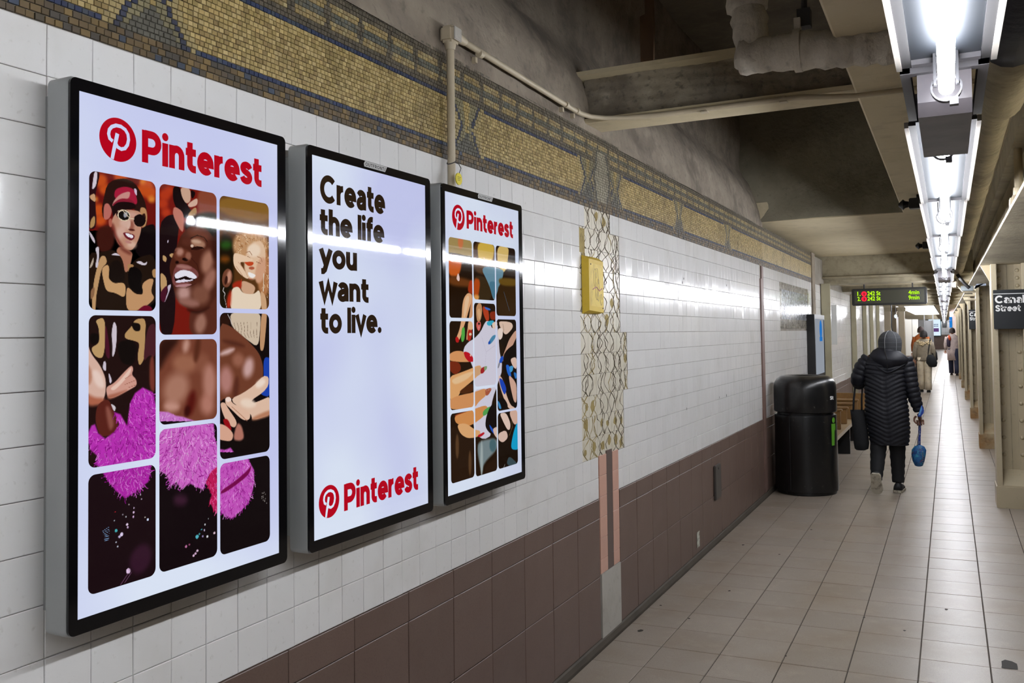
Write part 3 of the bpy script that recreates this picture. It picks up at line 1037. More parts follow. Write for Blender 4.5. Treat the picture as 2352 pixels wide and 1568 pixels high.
ART1 = '''
p 6e1410 0 39,2001 225,2032 225,1883 40,1864
p c8501c 9 92,1975 91,1970 88,1965 84,1961 79,1959 73,1958 68,1959 64,1961 61,1965 60,1970 61,1975 64,1979 68,1983 73,1985 79,1986 84,1985 88,1983 91,1979
p c8501c 9 100,1957 100,1953 97,1949 94,1946 89,1944 85,1943 80,1944 77,1946 74,1949 73,1953 74,1957 77,1961 80,1964 85,1966 89,1967 94,1966 97,1964 100,1961
p c8501c 9 87,1911 86,1906 83,1902 79,1898 74,1896 68,1895 63,1896 59,1899 56,1902 55,1907 56,1912 59,1916 63,1920 68,1922 74,1923 79,1922 83,1919 86,1916
p c8501c 9 210,1980 209,1975 206,1970 201,1966 195,1963 189,1963 183,1964 178,1966 175,1970 174,1975 175,1980 178,1985 183,1989 189,1991 195,1992 201,1992 206,1989 209,1985
p c8501c 9 192,1965 191,1961 188,1957 184,1954 180,1952 174,1951 170,1952 166,1954 163,1957 162,1961 163,1965 166,1969 170,1973 174,1975 180,1976 184,1975 188,1973 191,1969
p c8501c 9 90,1890 89,1886 87,1883 83,1880 79,1878 74,1877 70,1878 66,1880 64,1884 63,1887 64,1891 66,1895 70,1898 74,1900 79,1900 83,1900 87,1897 89,1894
p c8501c 9 219,1967 218,1961 215,1956 210,1953 204,1950 198,1949 192,1950 187,1953 184,1957 183,1962 184,1967 187,1972 192,1976 198,1978 204,1979 210,1978 215,1976 218,1972
p c8501c 9 142,1992 141,1987 138,1982 134,1978 128,1976 122,1975 117,1976 113,1978 110,1982 109,1986 110,1991 112,1996 117,2000 122,2003 128,2004 134,2003 138,2000 141,1997
p e08030 8 69,1932 69,1930 68,1928 66,1927 64,1926 62,1925 60,1926 58,1927 57,1928 57,1930 57,1932 58,1934 60,1935 62,1936 64,1937 66,1936 68,1935 69,1934
p e08030 8 216,1951 215,1949 214,1946 211,1944 208,1943 205,1943 202,1943 200,1944 198,1946 198,1949 198,1952 200,1954 202,1956 205,1957 208,1958 211,1957 214,1956 215,1954
p e08030 8 190,1987 190,1985 188,1983 186,1981 184,1980 182,1980 179,1980 177,1981 176,1983 176,1985 176,1987 177,1989 179,1990 182,1992 184,1992 186,1992 188,1991 190,1989
p 280f14 3 44,1990 77,1992 66,1952 63,1931 68,1872 45,1865
p dcd0dc 2 61,1988 69,1989 66,1959 55,1948 58,1969
p cda078 2 50,1937 63,1944 65,1924 52,1930
p b48c5a 2 53,1888 63,1899 63,1876 50,1868
p 2a1410 2 82,1929 91,1965 109,1979 137,1986 162,1980 180,1959 192,1936 196,1895 183,1879 171,1912 154,1929 109,1923 101,1903 87,1902 83,1892 79,1910
p aa1e3c 4 111,1959 137,1969 162,1966 171,1931 142,1937 109,1938
p cd9088 3 109,1935 125,1951 151,1961 147,1943 123,1937 103,1920
p d8c0d8 2 159,1968 167,1967 168,1952 162,1956
p be6e64 3 84,1923 95,1928 105,1913 98,1894 83,1890
p 8c1e32 3 103,1925 125,1942 154,1943 165,1933 142,1930 112,1919
p be8c5f 3 174,1929 192,1929 196,1905 186,1878 179,1888
p 321812 3 180,1913 189,1918 192,1904 183,1898
p 1c0c0c 3 103,1920 120,1934 160,1937 167,1924 123,1915 109,1883
p 401812 5 63,1869 103,1885 112,1848 98,1824 71,1822
p 120a0c 4 162,1872 195,1892 219,1897 219,1813 163,1821
p c49078 3 109,1904 125,1918 171,1921 181,1913 179,1878 170,1853 155,1832 137,1833 117,1844 109,1871 101,1885
p d8b0a0 9 161,1885 158,1882 154,1879 148,1877 141,1877 134,1878 129,1881 125,1884 123,1889 124,1893 127,1896 131,1899 137,1901 144,1901 150,1900 156,1897 160,1894 162,1890
p d8ac9c 9 136,1864 133,1860 128,1857 124,1855 119,1855 115,1856 113,1859 112,1863 112,1868 115,1873 118,1877 123,1880 127,1882 132,1882 136,1881 138,1878 139,1874 139,1869
p dcb4a0 8 165,1844 164,1842 162,1840 158,1838 154,1838 150,1838 147,1839 144,1841 143,1843 143,1845 144,1848 146,1850 150,1851 153,1852 157,1852 161,1851 164,1849 165,1847
p cfa090 6 171,1910 170,1908 167,1907 162,1905 156,1904 150,1904 145,1905 140,1905 138,1907 137,1909 138,1911 141,1912 146,1914 151,1915 157,1915 163,1914 167,1913 170,1912
p 782e26 7 101,1885 109,1885 116,1858 137,1834 123,1839 109,1862
p b4604f 4 95,1893 104,1897 104,1877 97,1878
p 2a1210 2 147,1904 144,1900 139,1897 134,1896 128,1896 123,1898 118,1900 115,1904 114,1908 115,1912 118,1916 123,1919 128,1920 134,1920 140,1919 144,1916 147,1912 148,1908
p e6d2b4 1 149,1902 146,1898 142,1895 136,1894 131,1894 125,1895 121,1898 118,1902 118,1906 119,1910 122,1914 126,1917 131,1918 137,1918 142,1917 147,1914 150,1910 150,1906
p 14100f 1 147,1902 145,1899 141,1897 136,1896 131,1896 127,1897 123,1899 121,1902 120,1906 121,1909 123,1912 127,1914 132,1916 136,1916 141,1914 145,1912 147,1909 148,1906
p a0a0a8 3 143,1907 142,1905 140,1903 138,1902 136,1901 135,1902 134,1903 133,1904 133,1906 133,1909 134,1911 136,1912 138,1913 140,1914 141,1914 143,1912 143,1911 143,1909
p 14090a 1 190,1904 191,1900 189,1895 186,1891 182,1888 176,1886 171,1886 166,1887 162,1890 160,1894 159,1899 160,1904 163,1908 168,1911 173,1913 179,1913 184,1911 188,1908
s e6d2b4 5 118,1913 131,1916 148,1902 160,1901
p 9c5c4c 6 161,1886 160,1882 159,1878 157,1875 155,1874 153,1874 150,1875 149,1877 147,1881 147,1885 147,1889 149,1893 150,1895 153,1897 155,1897 157,1896 159,1894 160,1890
p dab4a4 4 151,1887 150,1884 148,1881 147,1879 145,1878 144,1878 143,1879 142,1881 142,1884 143,1887 144,1891 145,1893 146,1896 148,1897 149,1897 150,1895 151,1893 151,1890
p 501c18 3 162,1877 162,1876 160,1876 158,1875 155,1875 152,1875 149,1875 147,1876 146,1877 145,1877 146,1878 148,1878 150,1879 153,1879 156,1879 158,1879 161,1878 162,1878
p 6e1c28 2 130,1869 145,1870 162,1867 161,1859 152,1853 138,1858
p f4eef6 1 135,1868 148,1868 159,1865 157,1859 145,1860
p be847a 4 154,1849 153,1848 151,1847 149,1847 146,1847 143,1847 140,1848 138,1849 137,1850 137,1851 138,1852 140,1853 142,1853 145,1853 148,1853 150,1852 152,1851 153,1850
p b4785f 4 123,1840 157,1829 154,1814 147,1789 140,1774 135,1783 131,1812 113,1827
p 7c4034 6 123,1840 148,1830 154,1828 151,1821 126,1831
p 23160f 3 45,1819 76,1822 109,1832 131,1812 138,1777 163,1817 222,1833 222,1700 45,1697
p c49a6c 2 77,1815 88,1816 93,1802 79,1790 71,1753 66,1730 65,1698 58,1697 56,1722 61,1764 69,1794
p cda070 2 79,1790 95,1800 99,1784 95,1770 109,1759 131,1763 139,1756 137,1729 112,1740 90,1742 82,1769
p c8986c 2 140,1747 145,1754 163,1739 185,1738 180,1762 201,1775 214,1774 204,1746 216,1732 198,1717 174,1704 140,1702
p d0c4d0 2 53,1861 63,1848 63,1838 53,1850 48,1865
p d0c8d4 2 63,1830 74,1836 71,1789 63,1791 69,1814
p d6ccd8 2 101,1819 114,1825 127,1818 114,1819
p d6ccd8 2 163,1808 177,1812 187,1806 195,1812 193,1804 183,1802
p bfae9c 2 53,1797 61,1814 59,1795 50,1786
p b08458 2 143,1803 163,1802 145,1784 144,1794
p 6e0f28 2 170,1705 189,1717 208,1712 208,1700 170,1699
p b48a5c 2 207,1793 219,1799 219,1776 210,1778
p 90684a 2 53,1743 63,1752 62,1732 53,1722
p 0f0a0a 3 145,1796 168,1798 183,1784 177,1762 185,1743 168,1740 145,1754
p 1a110e 3 101,1805 123,1811 137,1782 136,1765 112,1761 95,1772
p 22100f 0 40,1698 225,1701 225,1351 41,1377
p c49f6c 2 72,1668 64,1682 88,1689 88,1627 82,1602 64,1607 53,1625 73,1634 74,1650
p be9664 2 136,1654 154,1669 163,1685 192,1688 189,1640 188,1599 174,1582 169,1604 175,1633 163,1638 137,1643
p d8ccd8 2 103,1655 109,1682 117,1669 116,1638 112,1613 105,1602 106,1631
p 4b1428 3 88,1682 98,1634 100,1599 88,1609
p 120b0a 3 51,1655 72,1655 74,1636 53,1630
p 120b0a 3 115,1636 154,1642 171,1623 160,1585 126,1591
p 120b0a 3 151,1678 177,1676 177,1659 160,1659
p 4a2028 3 195,1669 219,1679 219,1600 201,1608 183,1589
p e0b8a8 3 46,1639 53,1615 77,1588 91,1558 88,1521 72,1509 46,1522
p b4684e 7 46,1533 64,1523 88,1521 83,1508 46,1506
p c08870 5 46,1596 59,1573 54,1551 46,1551
p f0d4c8 7 82,1565 84,1558 86,1551 86,1546 84,1543 80,1542 76,1543 71,1546 66,1551 62,1558 60,1565 58,1571 58,1576 60,1579 64,1580 68,1579 73,1576 77,1571
p d8a090 3 89,1543 110,1550 132,1570 154,1587 159,1578 154,1566 166,1556 168,1542 149,1534 115,1521 95,1518
p f0ccbc 4 99,1539 121,1552 137,1567 154,1583 151,1569 132,1551 110,1534
s 9c5c4c 3 137,1558 154,1566
s 9c5c4c 3 137,1546 166,1554
s 9c5c4c 3 146,1539 167,1544
p b06a54 5 93,1526 115,1529 149,1536 115,1521 96,1517
p d4c8d8 2 84,1597 90,1597 91,1575 82,1581
p d4c8d8 2 96,1576 106,1555 99,1548
p d8d0d8 2 101,1509 115,1501 112,1490 104,1499
p 5c241c 3 69,1509 96,1521 110,1490 123,1463 107,1444 78,1440 64,1475
p 905448 7 88,1503 99,1502 112,1464 99,1449
p 78382c 5 201,1596 213,1610 217,1522 201,1533
f be32b8/e07cdc/a01c98/d858d0/8c0c84 520/34 48,1452 56,1467 64,1469 72,1450 88,1437 110,1448 123,1463 110,1490 126,1484 143,1458 150,1505 163,1526 183,1537 210,1525 219,1493 219,1376 183,1371 88,1373 65,1387 72,1402 54,1418 48,1439
p 1c0d12 0 41,1377 225,1375 225,1065 42,1111
f b428ac/e07cdc/96148e/d050c8 240/34 83,1367 126,1379 207,1375 203,1347 198,1331 163,1315 139,1306 115,1325 96,1349
p d02830 2 115,1281 114,1281 114,1281 114,1281 113,1281 113,1281 112,1281 112,1282 112,1282 112,1283 112,1283 113,1283 113,1283 114,1283 114,1283 115,1283 115,1282 115,1282
p 48b0b8 2 119,1241 118,1240 117,1240 116,1239 115,1239 114,1240 113,1241 112,1242 112,1243 113,1244 113,1245 114,1246 115,1246 117,1246 118,1245 118,1245 119,1243 119,1242
p d8e4ff 2 199,1249 199,1248 198,1248 197,1247 196,1248 195,1248 194,1249 194,1249 194,1250 194,1251 195,1252 196,1253 197,1253 197,1253 198,1252 199,1252 199,1251 199,1250
p e8c8ec 2 162,1271 161,1271 161,1270 160,1270 159,1270 158,1271 158,1271 158,1272 157,1273 158,1274 158,1274 159,1275 160,1275 160,1275 161,1274 162,1274 162,1273 162,1272
p e0b8e8 2 161,1262 161,1262 160,1261 159,1261 158,1261 158,1261 157,1262 157,1263 157,1264 157,1264 157,1265 158,1265 159,1266 160,1266 160,1265 161,1265 161,1264 161,1263
p c8b0d0 2 162,1281 162,1281 161,1280 161,1280 160,1280 159,1280 159,1281 159,1281 159,1282 159,1283 159,1283 160,1283 160,1284 161,1284 161,1283 162,1283 162,1282 162,1282
p f0d8f4 2 146,1249 145,1248 145,1247 144,1247 143,1247 142,1248 141,1248 141,1249 140,1250 141,1251 141,1252 142,1253 143,1253 144,1253 145,1252 146,1251 146,1251 146,1250
p d8b8e0 2 147,1243 146,1242 146,1242 145,1241 144,1242 143,1242 143,1242 143,1243 142,1244 143,1245 143,1245 144,1246 145,1246 145,1246 146,1246 147,1245 147,1244 147,1243
p e8d8f8 2 133,1230 132,1229 131,1228 130,1228 128,1228 127,1229 126,1230 126,1231 125,1232 126,1234 127,1235 128,1236 129,1236 131,1236 132,1235 133,1234 133,1233 133,1231
p d0c0e8 2 127,1227 126,1226 125,1226 124,1225 123,1226 122,1226 122,1227 121,1228 121,1229 121,1230 122,1230 123,1231 124,1231 125,1231 126,1231 126,1230 127,1229 127,1228
p f0d0f4 2 152,1149 150,1147 149,1146 147,1146 145,1146 143,1147 142,1149 141,1151 141,1153 141,1155 142,1156 144,1157 146,1158 148,1157 150,1156 151,1155 152,1153 152,1151
p c8d0e0 2 121,1208 121,1208 121,1207 120,1207 119,1207 119,1208 118,1208 118,1209 118,1209 118,1210 119,1210 119,1210 120,1211 120,1211 121,1210 121,1210 122,1209 122,1209
p c0c8d8 2 117,1218 117,1217 116,1217 116,1217 115,1217 115,1217 114,1218 114,1218 114,1219 114,1219 115,1220 115,1220 116,1220 116,1220 117,1220 117,1219 117,1219 117,1218
p c8b8d0 2 179,1306 179,1306 178,1306 178,1305 177,1305 177,1306 176,1306 176,1307 176,1307 176,1308 176,1308 177,1309 177,1309 178,1309 179,1309 179,1308 179,1308 179,1307
p b8a8c0 2 182,1297 182,1296 181,1296 181,1296 180,1296 180,1296 179,1296 179,1297 179,1297 179,1298 179,1298 180,1299 180,1299 181,1299 181,1298 182,1298 182,1298 182,1297
p c0c0c8 2 142,1266 142,1265 141,1265 141,1265 140,1265 140,1265 139,1266 139,1266 139,1267 139,1268 139,1268 140,1268 140,1268 141,1268 142,1268 142,1268 142,1267 142,1267
p b8b0c0 2 133,1272 133,1272 133,1272 132,1272 132,1272 131,1272 131,1272 131,1273 131,1273 131,1274 131,1274 132,1274 132,1274 133,1274 133,1274 133,1274 134,1273 134,1273
p a8b0c0 2 113,1264 113,1263 112,1263 112,1263 111,1263 111,1263 110,1263 110,1264 110,1264 110,1265 111,1265 111,1266 111,1266 112,1266 112,1265 113,1265 113,1265 113,1264
p b8a8a8 2 168,1167 167,1167 167,1166 166,1166 166,1166 165,1167 165,1167 165,1167 165,1168 165,1168 165,1169 166,1169 166,1169 167,1169 167,1169 167,1168 168,1168 168,1167
p d0c8c0 2 191,1256 190,1255 190,1255 189,1255 189,1255 188,1255 188,1255 188,1256 188,1256 188,1257 188,1257 189,1258 189,1258 190,1258 190,1257 191,1257 191,1257 191,1256
p c0b0b8 2 149,1291 149,1290 148,1290 148,1290 147,1290 147,1290 146,1290 146,1291 146,1291 146,1292 147,1292 147,1292 147,1293 148,1293 148,1292 149,1292 149,1292 149,1291
p a08890 2 167,1154 167,1154 166,1153 166,1153 165,1153 165,1154 164,1154 164,1155 164,1155 164,1156 165,1156 165,1156 166,1156 166,1156 167,1156 167,1156 167,1155 167,1155
s 7898c0 3 83,1248 99,1254
s 7898c0 3 84,1245 99,1249
s 7898c0 3 85,1241 99,1245
s 7898c0 3 86,1238 99,1240
s 7898c0 3 87,1235 98,1236
s 7898c0 3 87,1231 98,1231
s 7898c0 3 88,1228 98,1227
s 684060 5 146,1147 127,1128
s 784c70 4 155,1147 138,1130
p 35182a 12 203,1157 196,1148 188,1142 178,1139 168,1140 160,1145 154,1152 150,1162 150,1172 153,1183 160,1191 168,1197 177,1200 187,1200 196,1195 202,1188 206,1178 206,1167
p 78180f 0 225,1995 405,2022 404,1645 225,1646
p b83818 9 259,1967 258,1963 256,1959 252,1955 246,1953 241,1952 236,1953 232,1955 229,1959 228,1963 229,1967 232,1971 236,1975 241,1977 246,1978 252,1977 256,1975 258,1971
p b83818 9 252,1946 251,1942 248,1938 244,1935 240,1933 235,1933 230,1934 227,1936 224,1939 224,1942 224,1946 227,1950 230,1953 235,1955 240,1956 244,1955 248,1953 251,1950
p b83818 9 269,1979 268,1975 266,1972 263,1969 258,1967 254,1967 250,1967 247,1969 244,1972 244,1975 244,1979 247,1982 250,1985 254,1986 258,1987 263,1987 266,1985 268,1982
p b83818 9 259,1927 259,1923 256,1920 253,1917 249,1916 245,1915 241,1916 237,1918 235,1921 234,1924 235,1927 237,1931 241,1933 245,1935 249,1936 253,1935 256,1933 259,1930
p 8c4630 8 338,1994 405,2001 405,1928 342,1926
p 1c0d10 3 225,1893 250,1921 288,1925 275,1838 272,1646 225,1646
p 170b0c 3 266,1988 288,1990 308,1948 333,1930 308,1915 282,1930 266,1955
p d0a890 3 287,1989 318,1991 319,1960 305,1952 292,1967
p d8b09c 3 308,1952 340,1973 339,1953 315,1945
p 170b0c 2 318,1988 335,1983 325,1966 320,1970
p c47c6c 3 269,1944 299,1932 297,1884 285,1892 265,1923
p b48c60 3 308,1928 335,1952 338,1931 318,1918
p c49c6c 2 237,1830 249,1825 247,1813 237,1817
p c49c6c 2 231,1792 250,1778 247,1738 234,1733 231,1765
p c49c6c 2 253,1831 269,1837 266,1822
p cfc0d4 2 249,1861 255,1866 252,1856
p cfc0d4 2 250,1761 264,1766 244,1723 239,1725 253,1746
p 4b1428 3 231,1747 253,1766 244,1721 231,1728
p 120a08 8 298,1906 331,1930 369,1941 405,1942 404,1848 359,1899 325,1904 305,1886
p 4e2418 4 290,1879 318,1903 359,1906 387,1886 404,1866 404,1735 376,1716 341,1706 304,1712 277,1729 266,1761 256,1798 259,1816 272,1842 283,1864
p 6e3a28 14 374,1880 370,1875 362,1872 352,1871 341,1871 330,1873 320,1877 313,1881 310,1886 310,1891 314,1896 321,1899 331,1901 342,1901 353,1899 363,1895 371,1890 374,1885
p a87460 14 387,1821 384,1812 379,1804 372,1798 366,1795 360,1796 355,1799 351,1806 350,1814 351,1824 354,1833 359,1841 366,1847 372,1850 378,1850 384,1846 387,1840 388,1831
p a06c5c 12 392,1776 387,1766 380,1759 373,1753 366,1751 360,1753 356,1757 355,1764 356,1773 360,1783 365,1792 372,1800 379,1805 386,1808 392,1806 396,1802 397,1795 396,1785
p c0948c 16 318,1747 317,1740 313,1734 308,1730 301,1727 295,1727 288,1729 283,1733 280,1739 278,1745 280,1752 283,1758 288,1762 295,1765 301,1765 308,1763 313,1759 317,1753
p 80503f 14 374,1752 376,1744 375,1736 370,1729 363,1724 354,1721 344,1721 335,1724 328,1729 323,1736 321,1744 322,1752 326,1759 333,1764 342,1767 352,1767 361,1764 369,1759
p 98685c 10 344,1722 342,1718 336,1716 327,1714 317,1714 307,1716 298,1718 291,1721 286,1724 285,1728 288,1731 294,1734 302,1735 312,1735 322,1734 331,1732 339,1729 343,1725
p 3a1810 12 412,1862 411,1851 408,1841 404,1833 400,1829 395,1829 390,1832 386,1839 384,1848 383,1859 384,1870 386,1880 390,1888 395,1892 400,1892 405,1889 408,1882 411,1873
p 5a2c20 8 325,1867 324,1864 321,1860 316,1858 311,1856 305,1855 300,1856 295,1858 292,1861 292,1864 293,1868 295,1871 300,1874 305,1876 311,1876 316,1875 321,1874 324,1871
p aa7c64 7 363,1860 360,1857 355,1854 348,1853 341,1853 333,1855 327,1857 322,1861 320,1864 321,1868 323,1871 328,1874 335,1875 342,1875 350,1873 356,1871 361,1868 363,1864
p c8a48c 5 349,1867 348,1866 345,1865 341,1864 336,1864 331,1864 327,1865 323,1866 321,1867 320,1869 321,1870 324,1871 328,1872 333,1872 338,1872 343,1871 347,1870 349,1869
p 2c120c 3 357,1855 356,1854 353,1852 348,1851 342,1849 335,1848 329,1848 324,1848 321,1848 319,1849 320,1851 323,1852 328,1854 334,1855 341,1856 347,1857 352,1857 356,1856
s 140806 5 321,1848 331,1855 345,1857 359,1853
p e0c4b0 3 328,1857 327,1856 326,1855 325,1854 324,1853 322,1853 321,1853 319,1854 318,1855 318,1856 318,1858 319,1859 321,1860 322,1860 324,1860 325,1860 326,1859 327,1858
p 7e4c3c 4 289,1844 289,1842 287,1840 285,1838 282,1837 279,1837 276,1837 273,1839 272,1840 271,1842 272,1844 273,1846 276,1848 279,1849 282,1849 285,1849 287,1847 289,1846
s 140806 5 271,1838 280,1843 288,1842
s 180a08 6 318,1874 338,1883 359,1880 369,1871
p 6a3626 6 318,1830 316,1824 310,1819 303,1816 294,1815 285,1816 278,1818 272,1822 269,1827 268,1833 271,1838 276,1843 284,1846 292,1848 301,1847 309,1845 315,1841 318,1835
p b48070 7 296,1838 294,1835 291,1832 288,1831 284,1831 281,1831 279,1833 277,1835 277,1838 278,1842 279,1844 282,1847 286,1848 289,1849 292,1848 295,1846 296,1844 297,1841
p 1c0a08 4 311,1823 310,1822 308,1821 306,1820 303,1820 300,1820 297,1821 294,1822 293,1823 293,1824 294,1826 296,1827 298,1827 301,1828 304,1827 307,1827 309,1826 311,1824
p 1c0a08 4 283,1816 283,1815 282,1813 280,1813 279,1812 277,1812 275,1812 274,1813 273,1814 273,1815 273,1816 274,1817 275,1818 277,1819 279,1819 280,1819 282,1818 283,1817
p 96604e 5 320,1833 319,1830 318,1827 316,1825 313,1824 310,1824 307,1825 305,1827 303,1829 303,1832 303,1835 305,1838 307,1840 310,1841 313,1841 316,1841 318,1839 319,1836
s 3a1812 5 320,1828 338,1814 345,1793
p 7e4644 3 265,1781 270,1802 285,1813 311,1812 338,1801 344,1786 321,1773 293,1765 272,1760 264,1770
p a8746c 5 321,1805 319,1804 315,1802 309,1802 301,1801 293,1802 286,1803 280,1804 277,1806 276,1807 277,1809 281,1810 287,1811 295,1811 303,1810 310,1810 316,1808 320,1807
p 1c0a0a 2 269,1789 291,1799 319,1798 340,1785 324,1774 291,1770 272,1770
p f0ecf8 1.5 270,1787 280,1794 291,1799 308,1799 323,1796 339,1785 331,1780 314,1782 303,1786 288,1781 274,1777
p e8e0f0 1.5 274,1772 288,1778 298,1781 308,1778 328,1779 321,1775 291,1770 275,1769
p 180808 1 278,1777 288,1781 295,1783 305,1780 323,1779 308,1776 298,1779 287,1775
p b88488 4 321,1767 320,1766 315,1764 309,1763 301,1761 292,1760 285,1760 278,1759 274,1760 272,1761 274,1762 278,1763 284,1765 292,1766 300,1767 308,1768 315,1768 319,1768
s 3a1814 4 269,1758 304,1758 335,1770
p 5a2c20 5 314,1707 341,1706 376,1716 404,1751 404,1645 314,1646
p a07060 12 365,1674 362,1666 357,1660 352,1655 346,1653 340,1654 335,1658 332,1663 330,1671 331,1679 334,1686 339,1693 344,1697 350,1700 356,1699 361,1695 364,1690 366,1682
p 2c120c 8 304,1711 341,1705 383,1719 348,1700 318,1702
p 7a4230 0 225,1647 404,1645 403,1431 225,1448
p 30140e 14 225,1644 291,1644 250,1604 225,1566
p a06850 18 338,1584 335,1576 329,1569 319,1565 307,1562 295,1563 283,1566 274,1572 268,1579 266,1586 268,1594 274,1601 283,1605 295,1608 307,1607 319,1604 329,1599 335,1592
p b07c68 22 309,1517 301,1506 290,1497 277,1493 265,1493 253,1497 245,1505 240,1515 239,1527 243,1540 250,1551 260,1559 273,1564 286,1564 297,1561 306,1553 312,1542 312,1529
p 8c5440 16 375,1583 374,1575 370,1568 365,1563 358,1560 351,1560 344,1563 339,1569 335,1576 334,1584 335,1592 339,1599 344,1604 351,1606 358,1606 365,1603 371,1598 374,1591
p b88070 18 396,1537 395,1523 391,1510 386,1501 379,1497 372,1497 365,1502 359,1512 356,1525 355,1539 356,1553 359,1566 365,1575 372,1579 379,1579 386,1574 391,1564 395,1551
p c49484 12 314,1624 312,1619 310,1615 306,1612 303,1611 299,1611 297,1614 295,1617 294,1622 295,1627 296,1632 299,1636 302,1639 306,1641 309,1640 312,1638 314,1634 315,1629
p 5a2c1c 10 346,1616 344,1606 341,1597 337,1590 334,1587 331,1588 328,1592 327,1599 328,1608 329,1619 331,1629 335,1638 338,1644 342,1648 345,1647 347,1643 348,1636 348,1627
p b87c6c 18 389,1485 388,1477 384,1470 379,1465 372,1463 365,1463 358,1467 352,1472 349,1480 348,1488 349,1496 352,1502 358,1507 365,1510 372,1509 379,1506 384,1500 388,1493
p c89484 14 285,1488 283,1483 279,1480 273,1478 266,1477 259,1477 251,1479 246,1483 242,1487 241,1491 242,1495 246,1499 251,1501 259,1502 266,1501 273,1499 279,1496 283,1492
p 58140f 14 331,1490 328,1481 324,1473 319,1468 314,1466 309,1467 306,1471 305,1478 305,1486 307,1495 310,1504 314,1512 319,1517 324,1520 329,1519 332,1514 333,1508 333,1499
p 3a0c0a 8 316,1474 314,1470 312,1466 309,1464 306,1463 303,1464 301,1466 299,1469 299,1473 299,1477 301,1482 303,1485 306,1487 309,1488 312,1487 314,1485 316,1482 316,1478
f d07cd0/eab0e8/b450b4 120/24 225,1482 253,1478 275,1468 294,1464 327,1452 348,1447 347,1436 225,1448
p 140a0e 0 225,1460 403,1444 402,1050 225,1096
f d468cc/f0b4ec/b83cb0/e48cdc/a01c94 620/36 225,1443 307,1445 389,1440 391,1406 403,1378 403,1304 375,1322 354,1289 334,1299 314,1310 291,1300 275,1319 259,1311 250,1337 231,1350 225,1353
f c81c5c/e85c9c/a00c40 120/30 364,1305 382,1328 403,1338 403,1225 389,1233 375,1259 382,1271
p 3c1c30 14 307,1273 306,1269 303,1266 297,1264 291,1263 284,1265 278,1267 273,1271 270,1275 269,1280 270,1284 273,1287 278,1289 284,1289 291,1288 297,1285 303,1282 306,1277
p 58b8c8 2 341,1182 340,1180 339,1180 337,1179 336,1179 334,1180 333,1181 332,1183 332,1184 332,1186 333,1187 335,1188 337,1188 338,1188 340,1187 341,1186 342,1185 342,1183
p 48a0a8 2 346,1188 345,1187 345,1187 344,1186 343,1187 342,1187 342,1187 341,1188 341,1189 341,1190 342,1190 343,1191 343,1191 344,1191 345,1190 346,1190 346,1189 346,1188
p 9c8cc0 2 356,1180 356,1180 355,1179 354,1179 353,1179 352,1180 352,1180 351,1181 351,1182 352,1182 352,1183 353,1184 354,1184 354,1184 355,1183 356,1183 356,1182 356,1181
p e8e8f0 2 371,1176 370,1175 370,1175 368,1175 367,1175 366,1175 366,1176 365,1177 365,1178 365,1179 366,1180 367,1180 368,1181 369,1180 370,1180 371,1179 371,1178 371,1177
p e0c0d0 2 393,1180 392,1179 391,1179 390,1179 389,1179 388,1179 387,1180 387,1181 387,1182 387,1183 388,1184 389,1184 390,1185 391,1184 392,1184 393,1183 393,1182 393,1181
p e0e0e8 2 363,1206 362,1206 362,1205 361,1205 360,1205 359,1205 359,1206 359,1207 359,1207 359,1208 359,1208 360,1209 361,1209 361,1209 362,1209 362,1208 363,1207 363,1207
p b8a8c8 2 361,1193 361,1193 360,1192 359,1192 358,1192 357,1193 357,1193 357,1194 356,1195 357,1196 357,1196 358,1197 359,1197 360,1197 360,1196 361,1196 361,1195 361,1194
p b0b8c0 2 372,1218 372,1217 372,1217 371,1217 371,1217 370,1217 370,1218 370,1218 370,1219 370,1219 370,1219 370,1220 371,1220 371,1220 372,1219 372,1219 372,1219 372,1218
p 48a0b0 2 352,1197 352,1196 351,1196 351,1196 350,1196 349,1196 349,1196 348,1197 348,1198 349,1198 349,1199 350,1199 350,1199 351,1199 352,1199 352,1198 352,1198 353,1197
p c878a8 2 307,1167 306,1166 305,1166 304,1165 303,1166 302,1166 301,1167 301,1168 300,1169 301,1170 301,1171 302,1171 304,1172 305,1172 306,1171 307,1170 307,1169 307,1168
p 90486c 2 316,1170 316,1169 315,1169 314,1168 313,1169 312,1169 311,1170 311,1170 311,1171 311,1172 312,1173 312,1173 313,1173 314,1173 315,1173 316,1172 316,1171 316,1171
p e8c8e0 2 340,1150 340,1150 339,1149 338,1149 337,1149 336,1150 335,1150 334,1151 334,1152 335,1153 335,1154 336,1154 337,1155 338,1154 339,1154 340,1153 341,1152 341,1151
p d8b0d0 2 335,1145 334,1144 333,1144 332,1144 331,1144 330,1144 329,1145 329,1146 329,1147 329,1148 330,1149 331,1149 332,1150 333,1149 334,1149 334,1148 335,1147 335,1146
p e8c0e0 2 329,1141 328,1141 327,1140 326,1140 325,1140 324,1141 324,1141 323,1142 323,1143 323,1144 324,1145 325,1146 326,1146 327,1146 328,1145 329,1144 329,1143 329,1142
p 5c3818 0 405,1995 591,2022 590,1707 404,1703
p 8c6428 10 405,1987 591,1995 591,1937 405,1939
p 1c1408 10 405,1896 456,1890 456,1797 444,1704 404,1703
p 285018 12 448,1870 447,1866 444,1863 439,1860 433,1858 427,1858 421,1858 416,1860 413,1863 412,1867 413,1871 416,1874 421,1877 427,1879 433,1880 439,1879 444,1877 447,1874
p 784010 12 441,1834 440,1831 437,1829 433,1827 429,1825 424,1825 419,1826 415,1827 412,1829 412,1832 412,1835 415,1838 419,1840 424,1841 429,1841 433,1841 437,1839 440,1837
p c8986c 10 578,1879 574,1863 563,1850 545,1839 524,1832 502,1831 482,1834 466,1842 456,1854 452,1868 456,1882 466,1896 483,1906 503,1913 525,1916 546,1913 563,1905 574,1893
